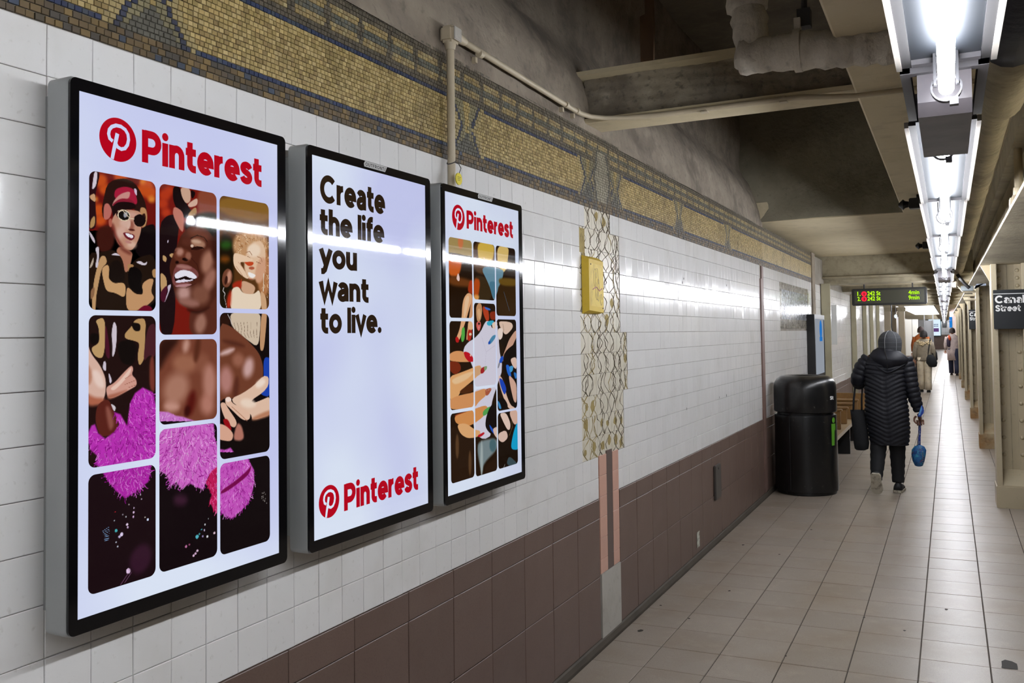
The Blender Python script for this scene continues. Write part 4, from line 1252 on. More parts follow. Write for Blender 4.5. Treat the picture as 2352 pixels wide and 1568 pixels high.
p b87c50 8 586,1810 584,1788 580,1769 573,1755 565,1747 557,1747 549,1754 542,1767 538,1786 537,1807 539,1829 543,1848 549,1862 557,1870 566,1871 574,1864 580,1850 585,1832
h e0b890/a8703c/f0d0a8/905828 170/30 454,1852 460,1890 486,1910 526,1919 566,1912 587,1891 586,1747 565,1746 559,1803 557,1860 525,1888 498,1877 479,1853
p e8c4a4 5 566,1835 558,1817 547,1803 534,1792 521,1788 508,1789 499,1796 493,1808 491,1823 494,1841 501,1857 512,1872 524,1883 538,1888 551,1888 561,1881 567,1869 569,1853
p d8a484 6 567,1812 562,1800 556,1790 549,1783 542,1780 536,1781 532,1785 529,1793 529,1803 532,1815 536,1827 542,1836 549,1844 556,1847 562,1847 567,1842 569,1834 569,1824
p f4dcc4 7 549,1865 548,1859 544,1853 537,1849 529,1846 521,1846 513,1847 507,1851 503,1855 502,1861 503,1867 507,1872 514,1876 521,1879 530,1880 537,1878 544,1875 548,1870
s 9c6848 5 498,1855 510,1859 519,1850
s 9c6848 5 537,1848 551,1845 555,1835
s 704028 4 535,1834 549,1831
s 704028 4 502,1846 514,1842
p c84824 3 489,1831 505,1833 526,1833 521,1824 505,1821
p b45c40 4 527,1818 527,1816 525,1815 522,1814 519,1813 515,1813 512,1814 509,1814 508,1815 507,1817 508,1818 509,1819 512,1820 515,1821 519,1821 522,1821 525,1820 527,1819
p faf4f0 2 503,1807 517,1805 534,1800 521,1791 507,1796
s a83c30 4 499,1794 509,1789 523,1790
p f0cfb0 3 454,1850 471,1851 522,1841 521,1835 498,1831 475,1830 486,1815 507,1796 505,1789 494,1791 471,1803 454,1821
s b88060 4 471,1829 494,1810 503,1794
s b88060 4 463,1819 486,1796
p d4a888 4 482,1787 533,1773 523,1750 497,1747 478,1762
p a82c18 5 448,1775 482,1787 482,1763 455,1759
s c43420 7 482,1787 478,1771
p f0dcc4 3 446,1762 471,1770 486,1752 525,1751 547,1767 555,1706 440,1704
p d4a880 4 547,1765 569,1749 573,1706 553,1706
p c03018 8 433,1742 448,1764 444,1715 431,1715
p 784632 4 450,1787 448,1779 443,1772 438,1767 432,1765 426,1765 421,1768 418,1773 416,1781 417,1788 419,1796 423,1803 429,1808 435,1811 441,1810 446,1807 449,1802 451,1795
p c89078 5 446,1790 445,1785 443,1781 440,1777 437,1776 435,1776 433,1778 431,1781 431,1786 432,1791 433,1796 435,1801 438,1804 440,1806 443,1806 445,1804 446,1800 447,1796
p 3c1c14 4 435,1782 434,1778 432,1775 430,1773 428,1771 427,1771 425,1773 424,1775 424,1779 425,1782 426,1786 427,1789 429,1792 431,1793 433,1793 434,1791 435,1789 435,1785
s d8d0d0 6 422,1764 419,1756 426,1750 424,1743
s d0c8c8 4 423,1741 428,1728 431,1715 435,1704
s e8dcc8 7 561,1806 559,1760
p 120a0a 0 404,1707 590,1710 587,1327 403,1352
p d8c4ac 3 440,1707 549,1709 548,1670 540,1616 497,1639 448,1667
s 5c4030 3 444,1680 451,1664 448,1653 459,1642
s 5c4030 3 455,1680 461,1664 458,1653 468,1642
s 5c4030 3 466,1680 472,1664 469,1653 478,1642
s 5c4030 3 478,1680 482,1664 479,1653 487,1642
s 5c4030 3 489,1681 492,1664 490,1653 497,1642
s 5c4030 3 501,1681 503,1664 501,1653 507,1642
s 5c4030 3 513,1681 513,1664 512,1653 516,1642
s 5c4030 3 524,1681 524,1664 523,1653 526,1642
s 5c4030 3 536,1681 535,1664 534,1653 536,1642
p c89870 3 551,1709 573,1710 569,1670 560,1607 544,1610
p 2c140c 5 444,1686 443,1680 440,1675 435,1672 429,1670 422,1670 416,1671 412,1675 409,1680 408,1685 409,1691 412,1696 417,1699 423,1701 429,1701 435,1700 440,1696 443,1691
s d8d0d0 5 435,1699 444,1686 448,1675
p 1c44b4 3 558,1593 589,1589 588,1487 543,1498 560,1528
p 74402c 4 404,1680 444,1672 497,1639 542,1605 558,1571 556,1528 524,1511 454,1493 425,1498 403,1486
p d8b4b0 9 457,1615 456,1613 453,1610 447,1607 440,1604 432,1602 423,1601 416,1600 412,1601 409,1602 410,1605 413,1607 418,1610 426,1613 434,1615 442,1617 449,1617 454,1617
p d0a8a4 16 522,1564 519,1556 514,1549 508,1545 501,1543 495,1544 490,1548 487,1554 486,1561 487,1570 490,1578 495,1585 501,1589 507,1591 513,1591 519,1587 522,1581 523,1573
p b88078 18 451,1539 450,1528 446,1519 440,1512 433,1509 425,1509 418,1513 412,1521 408,1531 407,1542 408,1552 412,1562 418,1569 425,1572 433,1572 440,1568 446,1560 450,1551
p 54281c 10 492,1621 489,1620 482,1620 472,1621 460,1623 447,1625 436,1628 427,1631 421,1634 419,1636 422,1637 429,1637 439,1636 450,1635 463,1632 475,1629 484,1626 490,1623
p 9c6450 14 489,1587 488,1581 484,1576 479,1573 473,1571 467,1571 460,1574 455,1577 452,1582 451,1588 452,1594 455,1598 460,1602 467,1604 473,1604 479,1601 484,1598 488,1593
p 5c2c20 10 471,1516 469,1506 467,1497 463,1491 460,1488 457,1488 454,1492 453,1499 452,1508 453,1518 455,1528 458,1537 461,1543 464,1546 467,1546 470,1542 471,1535 472,1526
p e8c4ac 2.5 447,1495 485,1505 524,1522 558,1545 578,1541 577,1519 558,1503 516,1486 515,1478 531,1479 588,1492 588,1444 519,1434 512,1453 454,1481
p c08464 6 515,1442 588,1458 588,1441 519,1433
p f8e4d4 8 563,1534 565,1531 565,1528 562,1524 558,1521 553,1518 547,1516 541,1515 536,1516 532,1518 531,1521 531,1524 533,1528 537,1531 543,1534 549,1536 554,1537 560,1536
p f4dcc8 8 531,1473 528,1470 523,1468 515,1467 506,1467 497,1469 488,1472 482,1476 478,1480 477,1484 480,1487 485,1490 493,1491 502,1490 511,1488 520,1485 526,1481 530,1477
p e8c0a8 2 425,1498 443,1499 448,1483 477,1472 512,1454 508,1437 484,1438 440,1473 427,1482
s b4785c 5 447,1475 481,1450 500,1435
p e4b8a0 2 409,1487 425,1487 434,1473 467,1435 456,1421 432,1436 416,1464
p 9c1018 3 417,1448 436,1446 450,1413 425,1429
p e0ac94 3 403,1439 428,1431 454,1409 447,1390 410,1398 403,1404
p b87868 5 465,1435 481,1426 490,1395 477,1388 450,1394
p f8e0d4 4 446,1492 445,1490 443,1489 441,1488 438,1487 434,1487 431,1488 429,1490 427,1492 426,1494 427,1496 429,1497 431,1499 434,1499 438,1499 441,1498 443,1496 445,1495
f c850c0/e890e0/a01494 80/28 403,1378 425,1373 443,1376 465,1351 447,1349 403,1349
p 140c0e 0 403,1370 587,1347 586,1045 402,1089
f cc58c4/e898e4/b030a8/a01494 360/34 403,1338 447,1346 496,1350 523,1311 524,1280 518,1259 503,1231 476,1217 446,1204 413,1223 403,1236
p 7c0c50 4 410,1277 454,1291 503,1314 515,1326 507,1302 454,1280 413,1268
p 8c8480 2 563,1228 563,1228 562,1227 562,1227 561,1227 561,1227 560,1227 560,1228 560,1228 560,1229 560,1229 560,1230 560,1230 561,1230 561,1230 562,1230 562,1229 563,1229
p 8c8480 2 558,1236 557,1236 557,1235 557,1235 556,1235 556,1235 555,1235 555,1236 554,1236 554,1237 554,1237 555,1238 555,1238 556,1238 556,1238 557,1238 557,1237 557,1237
p 8c8480 2 570,1220 570,1220 569,1219 569,1219 568,1219 568,1219 567,1219 567,1220 567,1220 566,1221 567,1221 567,1222 567,1222 568,1222 568,1222 569,1221 569,1221 570,1221
p 8c8480 2 554,1248 554,1247 554,1247 553,1247 553,1247 552,1247 552,1247 551,1247 551,1248 551,1248 551,1249 551,1249 552,1249 552,1250 553,1249 553,1249 554,1249 554,1248
p 8c8480 2 553,1240 553,1239 552,1239 552,1239 551,1238 551,1239 550,1239 550,1239 550,1240 550,1240 550,1241 550,1241 550,1241 551,1241 551,1241 552,1241 552,1241 553,1240
p 8c8480 2 552,1239 552,1239 552,1238 551,1238 551,1238 550,1238 550,1238 549,1239 549,1239 549,1240 549,1240 549,1240 550,1241 550,1241 551,1241 551,1240 552,1240 552,1240
p 8c8480 2 565,1244 565,1243 564,1243 564,1242 563,1242 563,1242 562,1243 562,1243 562,1244 562,1244 562,1245 562,1245 562,1245 563,1245 564,1245 564,1245 564,1244 565,1244
p 8c8480 2 565,1232 565,1232 565,1231 565,1231 564,1231 563,1231 563,1231 562,1232 562,1232 562,1233 562,1233 562,1233 563,1234 563,1234 564,1234 565,1233 565,1233 565,1233
p 8c8480 2 552,1235 552,1235 552,1235 551,1234 551,1234 550,1234 550,1235 549,1235 549,1235 549,1236 549,1236 549,1237 550,1237 550,1237 551,1237 551,1237 552,1236 552,1236
p 8c8480 2 557,1240 557,1239 557,1239 556,1239 556,1239 555,1239 554,1239 554,1239 554,1240 554,1240 554,1241 554,1241 555,1241 555,1242 556,1241 556,1241 557,1241 557,1240
p 8c8480 2 557,1230 557,1229 557,1229 557,1229 556,1229 555,1229 555,1229 554,1229 554,1230 554,1230 554,1231 555,1231 555,1231 555,1231 556,1231 557,1231 557,1231 557,1230
p 8c8480 2 561,1249 561,1248 560,1248 560,1248 559,1247 559,1248 558,1248 558,1248 557,1249 557,1249 557,1250 558,1250 558,1250 559,1250 559,1250 560,1250 560,1250 561,1249
p 8c8480 2 563,1226 563,1225 562,1225 562,1225 561,1224 561,1225 560,1225 560,1225 559,1226 559,1226 559,1227 560,1227 560,1227 561,1227 561,1227 562,1227 562,1227 563,1226
p 8c8480 2 558,1247 558,1246 558,1246 557,1246 557,1246 556,1246 555,1246 555,1246 555,1247 555,1247 555,1248 555,1248 555,1248 556,1248 557,1248 557,1248 558,1248 558,1247
'''
ART3 = '''
p 241408 0 41,1996 623,2053 591,1016 22,1108
p a89058 0 49,1993 231,1998 229,1932 47,1934
p d0601e 8 47,1927 150,1926 124,1852 46,1848
p 6e3c18 12 46,1856 231,1842 230,1817 45,1817
p f0d0c8 3 116,1868 127,1845 120,1833 100,1843
p d07848 8 154,1979 153,1971 149,1963 144,1957 138,1954 131,1953 125,1956 120,1961 117,1968 116,1976 117,1984 120,1992 126,1997 132,2001 139,2002 145,1999 150,1994 153,1987
p 54361a 6 230,1994 423,1999 420,1877 227,1866
p d8b448 6 260,1993 404,1997 383,1918 267,1914
p e0c070 4 423,1990 524,1992 518,1954 497,1899 467,1884 421,1920
p 3c2c18 6 227,1866 345,1860 380,1772 229,1768
p b84c18 8 231,1854 283,1849 264,1781 229,1776
p e09c50 8 230,1792 273,1790 263,1769 229,1768
p 6c94a8 4 276,1902 478,1902 467,1867 418,1808 398,1777 380,1781 354,1831
p 4c7c94 4 345,1847 419,1847 394,1781 380,1785
p 38240f 6 419,1851 607,1860 602,1706 415,1704
p 6c5018 8 429,1865 597,1869 596,1837 437,1835
s 546474 8 475,1810 522,1736
p a83818 5 197,1844 231,1842 230,1788 180,1799
p e8b080 3 155,1778 184,1797 215,1792 217,1776 191,1734 169,1697 144,1661 119,1622 91,1626 120,1661 137,1705 142,1749
p f0c8a0 4 163,1774 188,1789 196,1771 161,1705 149,1705
p d89c70 3 213,1784 229,1772 227,1698 201,1661 176,1621 167,1629 190,1702
p c01c1c 2 89,1632 103,1639 119,1625 109,1614 93,1618
p 58b048 2 136,1667 156,1673 160,1653 155,1625 139,1615 131,1625
p b83020 2 181,1661 212,1665 214,1645 196,1617 176,1625
p e8d0b0 2 209,1645 209,1643 207,1642 204,1641 201,1640 197,1640 194,1641 192,1642 190,1643 189,1645 190,1647 192,1648 194,1649 198,1650 201,1650 204,1649 207,1648 209,1647
p eab98c 3 181,1689 219,1694 222,1661 185,1661
p dcd8e8 3 226,1628 278,1653 314,1690 341,1699 377,1661 428,1683 426,1592 457,1509 408,1447 369,1398 350,1353 340,1325 357,1260 294,1250 226,1278 210,1336 228,1375 222,1457 215,1539 142,1561 150,1597 184,1617
s b0a8c0 3 286,1636 320,1577 393,1601
s b8b0c8 3 320,1577 310,1527
p c89468 3 246,1748 268,1763 289,1757 293,1728 279,1694 253,1690 245,1719
p e0b080 3 250,1731 272,1744 284,1719 270,1694
p d8645c 2 246,1690 279,1694 283,1674 265,1653 246,1669
p 201818 1.5 274,1684 274,1683 272,1681 270,1680 268,1680 265,1680 263,1680 261,1681 259,1682 259,1684 259,1685 261,1687 263,1687 265,1688 268,1688 271,1688 273,1687 274,1685
s f0e8f0 4 265,1674 264,1657
p b84020 4 294,1753 342,1741 350,1699 327,1691 302,1720
p 3c70d0 3 307,1749 360,1742 360,1735 324,1737
p 8c2c14 4 351,1729 406,1734 405,1700 359,1699
p 38b0d0 2 327,1691 378,1699 391,1689 359,1676 332,1678
p f0d4c0 3 368,1687 415,1696 414,1670 377,1663
p 1c1008 3 415,1700 491,1705 601,1693 598,1571 507,1573 422,1618
p e8c8b4 3 429,1696 540,1692 555,1670 490,1639 461,1652 433,1678
p d4a48c 3 488,1591 519,1626 580,1663 595,1643 548,1599 507,1555 457,1531 458,1557
p f4e0d4 3 414,1665 461,1670 460,1631 427,1618
s 281810 6 462,1683 471,1661 461,1644
p 4c8cb0 2 344,1619 376,1640 404,1642 394,1627 357,1606 337,1606
p 1450b8 2 337,1615 357,1621 355,1608 339,1604
p e09c64 4 44,1576 86,1587 142,1585 182,1564 220,1547 182,1544 117,1546 43,1553
p 7c2c14 4 43,1553 117,1546 132,1518 85,1500 43,1522
p c41424 2 146,1583 183,1580 216,1563 224,1543 186,1544 158,1561
p f0c0b0 2 205,1568 205,1566 204,1565 202,1564 200,1564 198,1564 196,1564 195,1565 194,1567 193,1568 194,1569 195,1571 196,1571 198,1572 200,1572 202,1571 204,1570 205,1569
p e8ac70 3 42,1498 116,1507 198,1519 266,1531 283,1520 274,1500 222,1478 139,1450 107,1428 90,1402 40,1421
p f0c898 5 53,1486 165,1505 231,1510 181,1484 84,1465
p d8a87c 3 223,1522 283,1526 287,1499 231,1485
p a82428 2 275,1518 326,1526 300,1499 274,1496
p 88a878 2 301,1523 328,1525 323,1512 305,1505
p 50280f 4 115,1444 213,1470 217,1433 122,1431
p dc9860 3 40,1417 107,1428 213,1431 317,1443 320,1414 263,1397 220,1372 74,1380 40,1390
p b05c40 2 308,1438 369,1440 334,1413 311,1413
s f0d0c0 3 321,1431 352,1435
p c04c20 5 66,1361 211,1369 215,1356 113,1345
p dc9454 3 74,1356 137,1363 228,1371 306,1378 332,1367 296,1337 227,1319 176,1311 89,1328
p 58a854 2 288,1358 346,1372 350,1361 323,1343 289,1337
p e8b078 3 92,1327 160,1325 226,1294 269,1286 260,1266 175,1267 119,1289
p c01828 2 247,1272 295,1279 302,1272 268,1263 247,1266
p 140c0c 3 314,1335 351,1374 392,1379 398,1277 357,1260 304,1295
p 2058c8 2 335,1306 366,1284 389,1265 375,1262 348,1282
p e4c4b4 3 366,1284 403,1289 479,1268 497,1240 449,1220 402,1242 375,1262
p 140c0a 3 468,1574 599,1616 591,1347 520,1352 484,1442 457,1522
p 1c54c8 2 437,1553 458,1561 466,1548 448,1531 424,1532
p 8c8c98 2 424,1536 438,1531 419,1510 412,1515
p 2468d4 2 484,1525 515,1520 534,1470 509,1476 490,1499
p 48a0d8 2 510,1516 550,1518 545,1497 520,1489
p 2878c8 2 550,1492 580,1486 579,1464 564,1464
p e8c4b0 3 418,1489 456,1470 483,1407 521,1361 560,1349 575,1330 501,1349 463,1391 427,1446
p 1c48c0 2 425,1476 456,1466 488,1429 473,1404 454,1418 431,1450
p dcb09c 3 505,1485 554,1461 578,1437 576,1366 551,1372 523,1431
p e8c8b8 3 521,1546 582,1553 580,1499 545,1514
p 140c0a 3 406,1395 463,1396 501,1362 481,1351 415,1352
p 3c8cc8 2 406,1391 429,1377 443,1352 419,1356
p 1c1008 2 405,1340 591,1338 583,1089 399,1115
p ecd0c0 3 424,1338 481,1336 519,1291 513,1265 489,1267 451,1306
s 8c7040 7 529,1299 533,1272 507,1244
p e0b8a4 3 500,1341 591,1342 589,1284 548,1279
p 10a8d8 2 574,1286 599,1288 596,1176 525,1185 521,1207 547,1257
p 3c5058 4 500,1166 574,1125 573,1112 475,1130
s c8c8c8 5 465,1136 451,1121
p e4c4b4 3 412,1262 479,1268 497,1236 449,1220 411,1237
p 2c1a0e 2 34,1318 88,1320 127,1285 184,1264 225,1258 221,1092 30,1122
p 5c4028 8 107,1247 106,1233 104,1220 100,1211 96,1206 92,1207 88,1213 84,1223 83,1236 82,1250 83,1265 86,1278 89,1287 93,1291 98,1291 102,1285 105,1275 107,1262
p 5c4028 8 197,1176 196,1161 194,1149 191,1139 187,1134 183,1135 179,1141 176,1151 174,1165 174,1180 175,1194 177,1207 181,1217 185,1222 189,1221 192,1215 195,1205 197,1192
p 7c8c90 10 251,1251 402,1246 401,1200 292,1164 273,1125 241,1211
p a8b4b4 8 285,1181 284,1159 282,1139 278,1125 275,1118 271,1118 268,1126 266,1141 264,1161 264,1184 266,1206 268,1225 271,1240 275,1247 278,1247 281,1239 284,1224 285,1204
p 2c1a0e 6 300,1154 400,1174 398,1098 299,1113
p 4c6c74 8 392,1218 390,1209 385,1202 378,1198 369,1196 359,1197 351,1201 344,1207 339,1216 338,1224 339,1233 344,1240 352,1244 361,1246 370,1245 379,1241 386,1235 391,1227
'''

# ---------------------------------------------------------------- lit advertising displays
alu = mat('grey_metal_case', '9a9d9c', .38, metal=.35, noise=((3, .45, .8, '85888a', .5),), bump=((40, .015),))
bezel_m = mat('black_glass_border', '07070a', .08, spec=.5)
glass = glass_pane_mat()
backlit = mat('lit_screen_white', 'd3d6f2', emit=1.0)
paint_m = mat('lit_picture', tint='attr', rough=.4, emit=1.0)
red_lit = mat('lit_red', 'b8061e', emit=1.0)
dark_lit = mat('lit_dark_brown', '2a1d12', emit=1.0)
N = NT(backlit)                                          # the backlight of these panels is bluer and weaker towards the rim
b = N.n['Principled BSDF']
tc = N.add('ShaderNodeNewGeometry')
nz = N.noise(1.6, 2, .4, vec=tc.outputs['Position'])
N.l.new(N.mix(rgb('c8cdf4'), rgb('dfe9fb'), N.ramp(nz, .35, .6)), b.inputs['Emission Color'])

ZT, ZL = 2.1755, 1.052            # outer top and bottom
COLS = ((.0485, .2175), (.2275, .3985), (.408, .5795))


def logo_paths(cx, cz, r):
    """round emblem with a looping script letter cut out of it; offsets measured from the photo in radii"""
    S = [((-.33, -.93), (-.26, -.60), (-.15, -.15), (-.05, .28)),
         ((-.30, -.12), (-.46, -.03), (-.52, .17), (-.48, .37), (-.35, .53), (-.12, .64), (.14, .64), (.38, .54), (.52, .36), (.56, .12), (.50, -.14), (.36, -.33), (.16, -.40), (-.03, -.34), (-.12, -.22))]
    W = [(.085, .09, .1, .1), (.085,) * 15]
    disc = [(cx + r * math.cos(2 * PI * i / 48), cz + r * math.sin(2 * PI * i / 48)) for i in range(48)]
    strokes = []
    for P, Wd in zip(S, W):
        L, Rr = [], []
        for i, (x, y) in enumerate(P):
            a, c = P[max(i - 1, 0)], P[min(i + 1, len(P) - 1)]
            dx, dy = c[0] - a[0], c[1] - a[1]
            n = math.hypot(dx, dy)
            L.append((cx + r * (x - dy / n * Wd[i]), cz + r * (y + dx / n * Wd[i])))
            Rr.append((cx + r * (x + dy / n * Wd[i]), cz + r * (y - dx / n * Wd[i])))
        strokes.append((L, Rr))
    return disc, strokes


def strip(m, X, L, Rr):
    n = len(L)
    m.add([(X, p[0], p[1]) for p in L] + [(X, p[0], p[1]) for p in Rr], [(i, i + 1, n + i + 1, n + i) for i in range(n - 1)])


def add_logo(root, X, y, z, r):
    disc, strokes = logo_paths(y, z, r)
    lg = MB().add([(X, p[0], p[1]) for p in disc], [tuple(range(len(disc)))]).build('emblem', red_lit, root, fixn=False)
    m = MB()
    for L, Rr in strokes:
        strip(m, X + .0004, L, Rr)
    m.build('emblem_letter', backlit, lg)
    return lg


def display(Ya, label, picture=None, tilesz=None, plate=True):
    t = thing('advertising_display', label, 'display', (0, Ya, ZL), 'lit advertising displays along the left wall')
    W = .645
    MB().box(0, .046, Ya + .028, Ya + W - .028, 1.09, 2.15).build('backing', alu, t, label='grey metal mounting box')
    cs = MB()
    o1, o2 = rrect(Ya, Ya + W, ZL, ZT, .016), rrect(Ya + .002, Ya + W - .002, ZL + .002, ZT - .002, .015)
    cs.rings([[(.046, a, c) for a, c in o1], [(.100, a, c) for a, c in o1], [(.104, a, c) for a, c in o2]])
    cs.build('casing', alu, t, smooth=True)
    v, f = curve_fill([rrect(Ya + .003, Ya + W - .003, ZL + .003, ZT - .003, .014), [(Ya + .0235, 1.0855), (Ya + .6115, 1.0855), (Ya + .6115, 2.1465), (Ya + .0235, 2.1465)][::-1]])
    m = MB().add([(.1100, p[0], p[1]) for p in v], f)
    o3 = rrect(Ya + .003, Ya + W - .003, ZL + .003, ZT - .003, .014)
    m.rings([[(.104, a, c) for a, c in o3], [(.1100, a, c) for a, c in o3]], cap=False)
    m.build('bezel', bezel_m, t)
    x0, x1, z0, z1 = Ya + .0225, Ya + .6125, 1.0845, 2.1475
    outer = [(x0, z0), (x1, z0), (x1, z1), (x0, z1)]
    holes = []
    if picture:
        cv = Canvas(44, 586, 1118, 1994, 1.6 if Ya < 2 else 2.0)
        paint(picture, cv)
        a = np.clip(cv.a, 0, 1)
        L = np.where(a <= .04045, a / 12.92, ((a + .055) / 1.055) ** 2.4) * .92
        for ci, spans in enumerate(tilesz):
            for (za, zb) in spans:
                ya, yb = COLS[ci]
                holes.append(rrect(Ya + ya, Ya + yb, za, zb, .016)[::-1])
                i0, i1 = int((ya * 1000 - 44) / cv.mm) - 1, int((yb * 1000 - 44) / cv.mm) + 2
                j0, j1 = int((za * 1000 - 1118) / cv.mm) - 1, int((zb * 1000 - 1118) / cv.mm) + 2
                i0, j0, i1, j1 = max(i0, 0), max(j0, 0), min(i1, cv.w), min(j1, cv.h)
                nx, nz = i1 - i0, j1 - j0
                ys = Ya + .044 + np.arange(i0, i1 + 1) * cv.mm / 1000
                zs = 1.118 + np.arange(j0, j1 + 1) * cv.mm / 1000
                YY, ZZ = np.meshgrid(ys, zs)
                V = np.stack([np.full(YY.size, .1072), YY.ravel() - Ya, ZZ.ravel() - ZL], 1)
                I, J = np.meshgrid(np.arange(nx), np.arange(nz))
                k = (J * (nx + 1) + I).ravel()
                Fc = np.stack([k, k + 1, k + nx + 2, k + nx + 1], 1)
                me = bpy.data.meshes.new('picture_tile')
                me.from_pydata(V.tolist(), [], Fc.tolist())
                at = me.attributes.new('tint', 'FLOAT_COLOR', 'FACE')
                cc = np.ones((len(Fc), 4), np.float32)
                cc[:, :3] = L[j0:j1, i0:i1].reshape(-1, 3)
                at.data.foreach_set('color', cc.ravel())
                me.materials.append(paint_m)
                o = bpy.data.objects.new('picture_tile', me)
                COL.objects.link(o)
                o.parent = t
        o = None
    v, f = curve_fill([outer] + holes)
    MB().add([(.1078, p[0], p[1]) for p in v], f).build('screen', backlit, t)
    if plate:
        p = MB().prism([(Ya + .266, 2.154), (Ya + .375, 2.154), (Ya + .386, 2.1715), (Ya + .270, 2.1715), (Ya + .264, 2.163)], 'x', .110, .1108).build('maker_plate', mat('pale_label', 'a9a9a6', .5), t)
        v, f = on_wall(bold_text('OUTFRONT/', .106, .0105, .17, .12), .1110, Ya + .2705, 2.1572)
        MB().add(v, f).build('lettering', mat('black_ink', '101010', .6), p)
    gz = MB().box(.1084, .1094, Ya + .022, Ya + .613, 1.084, 2.148).build('glass_pane', glass, t)
    return t


T1 = (((1.703, 1.989), (1.381, 1.692), (1.126, 1.367)), ((1.651, 1.989), (1.451, 1.640), (1.127, 1.441)), ((1.714, 1.987), (1.351, 1.703), (1.124, 1.341)))
T3 = (((1.704, 1.989), (1.379, 1.692), (1.124, 1.367)), ((1.774, 1.989), (1.451, 1.761), (1.122, 1.441)), ((1.716, 1.989), (1.347, 1.702), (1.124, 1.338)))
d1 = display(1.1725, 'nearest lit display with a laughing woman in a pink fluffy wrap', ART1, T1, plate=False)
d2 = display(1.9005, 'white lit display reading Create the life you want to live')
d3 = display(2.6170, 'lit display with many hands and long painted nails', ART3, T3)
XL = .1081
add_logo(d1, XL, 1.291, 2.065, .0465)
v, f = on_wall(bold_text('Pinterest', .374, .0715), XL, 1.353, 2.0285)
MB().add(v, f).build('lettering', red_lit, d1)
add_logo(d3, XL, 2.7370, 2.065, .0455)
v, f = on_wall(bold_text('Pinterest', .382, .0670), XL, 2.797, 2.0315)
MB().add(v, f).build('lettering', red_lit, d3)
add_logo(d2, XL, 1.992, 1.181, .0455)
v, f = on_wall(bold_text('Pinterest', .394, .0765), XL, 2.060, 1.141)
MB().add(v, f).build('lettering', red_lit, d2)
for body, wdt, cap, y, z in (('Create', .315, .078, 1.961, 2.021), ('the life', .313, .073, 1.957, 1.930), ('you', .171, .072, 1.958, 1.836), ('want', .232, .072, 1.956, 1.744), ('to live.', .295, .073, 1.957, 1.652)):
    v, f = on_wall(bold_text(body, wdt, cap, .235, .045), XL, y, z)
    MB().add(v, f).build('lettering', dark_lit, d2)

# ---------------------------------------------------------------- fluorescent light row
tube_m = mat('lit_tube', 'f6f8ff', emit=TUBE)
refl = mat('satin_reflector', '41464c', .42, metal=1.0)
lip_m = mat('white_lip', '77736d', .45, noise=((30, .6, .75, '5d564c', .5),))
grey_m = mat('grey_fixture_metal', '454345', .5, metal=.2, noise=((8, .45, .7, '353438', .5),))
box_m = mat('ballast_box_grey', '4c484c', .45, noise=((6, .4, .7, '6c6666', .6), (20, .55, .7, '3d3a3d', .5)))
ring_m = mat('clamp_steel', '343436', .45, metal=.4)
ZP = 2.255
XC = 1.683


def light_fixture(y0, L=1.81):
    x = XC + sk(y0 + L / 2)
    t = thing('light_fixture', 'fluorescent trough of the row hung under the ceiling', 'light fixture', (x, y0, ZP), 'fluorescent troughs in one row')
    MB().prism([(x - .093, ZP + .01), (x - .075, ZP + .1), (x + .075, ZP + .1), (x + .093, ZP + .01), (x + .083, ZP + .01), (x + .066, ZP + .085), (x - .066, ZP + .085), (x - .083, ZP + .01)], 'y', y0, y0 + L).build('housing', grey_m, t)
    MB().box(x - .072, x + .072, y0 + .004, y0 + L - .004, ZP + .014, ZP + .02).build('reflector', refl, t)
    for s in (-1, 1):
        MB().box(x + s * .0985 - .006, x + s * .0985 + .006, y0, y0 + L, ZP - .002, ZP + .016).build('lip', lip_m, t)
        MB().box(x + s * .0825 - .010, x + s * .0825 + .010, y0, y0 + L, ZP + .004, ZP + .014).build('side_strip', mat('dark_strip_metal', '222122', .6), t)
    MB().box(x - .072, x + .072, y0 + L - .03, y0 + L - .004, ZP + .002, ZP + .014).build('end_bar', grey_m, t)
    MB().tube([(x, y0 + .05, ZP - .065), (x, y0 + L - .045, ZP - .065)], .0165, 16).build('tube', tube_m, t, smooth=True)
    for yy in (y0 + .06, y0 + L - .05):
        k = MB()
        R = []
        for r_, dy in ((.033, -.010), (.033, .010), (.029, .010), (.029, -.010)):
            R.append([(x + r_ * math.cos(2 * PI * j / 24), yy + dy, ZP - .066 + r_ * math.sin(2 * PI * j / 24)) for j in range(24)])
        k.rings(R + [R[0]], cap=False)
        k.box(x + .006, x + .024, yy - .011, yy + .011, ZP - .107, ZP - .090)
        k.box(x - .026, x - .02, yy - .012, yy + .012, ZP - .06, ZP + .014).box(x + .02, x + .026, yy - .012, yy + .012, ZP - .06, ZP + .014)
        k.build('tube_clamp', ring_m, t, smooth=True)
    for yy in (y0 + .4, y0 + L - .4):
        MB().tube([(x, yy, ZP + .095), (x, yy, 2.42 if y0 > 13 else 2.745)], .008, 6).build('hanger', grey_m, t)
    return t


def ballast(y0, L=.61):
    x = XC + sk(y0)
    t = thing('ballast_box', 'grey ballast box hung between light troughs', 'electrical box', (x, y0, ZP), 'ballast boxes in the light row')
    z0 = ZP - .105
    MB().prism([(y0, ZP + .05), (y0, z0 + .03), (y0 + .025, z0), (y0 + L - .04, z0), (y0 + L, z0 + .015), (y0 + L, ZP + .05)], 'x', x - .058, x + .058).build('body', box_m, t)
    for s in (-1, 1):
        MB().box(x + s * .083 - .011, x + s * .083 + .011, y0 - .02, y0 + L - .1, ZP - .006, ZP + .03).build('bracket', grey_m, t)
    MB().box(x - .094, x + .094, y0 - .02, y0 + .01, ZP - .008, ZP + .02).build('cross_bar', grey_m, t)
    MB().tube([(x, y0 + .2, ZP + .04), (x, y0 + .2, 2.42 if y0 > 13 else 2.745)], .008, 6).build('hanger', grey_m, t)
    return t


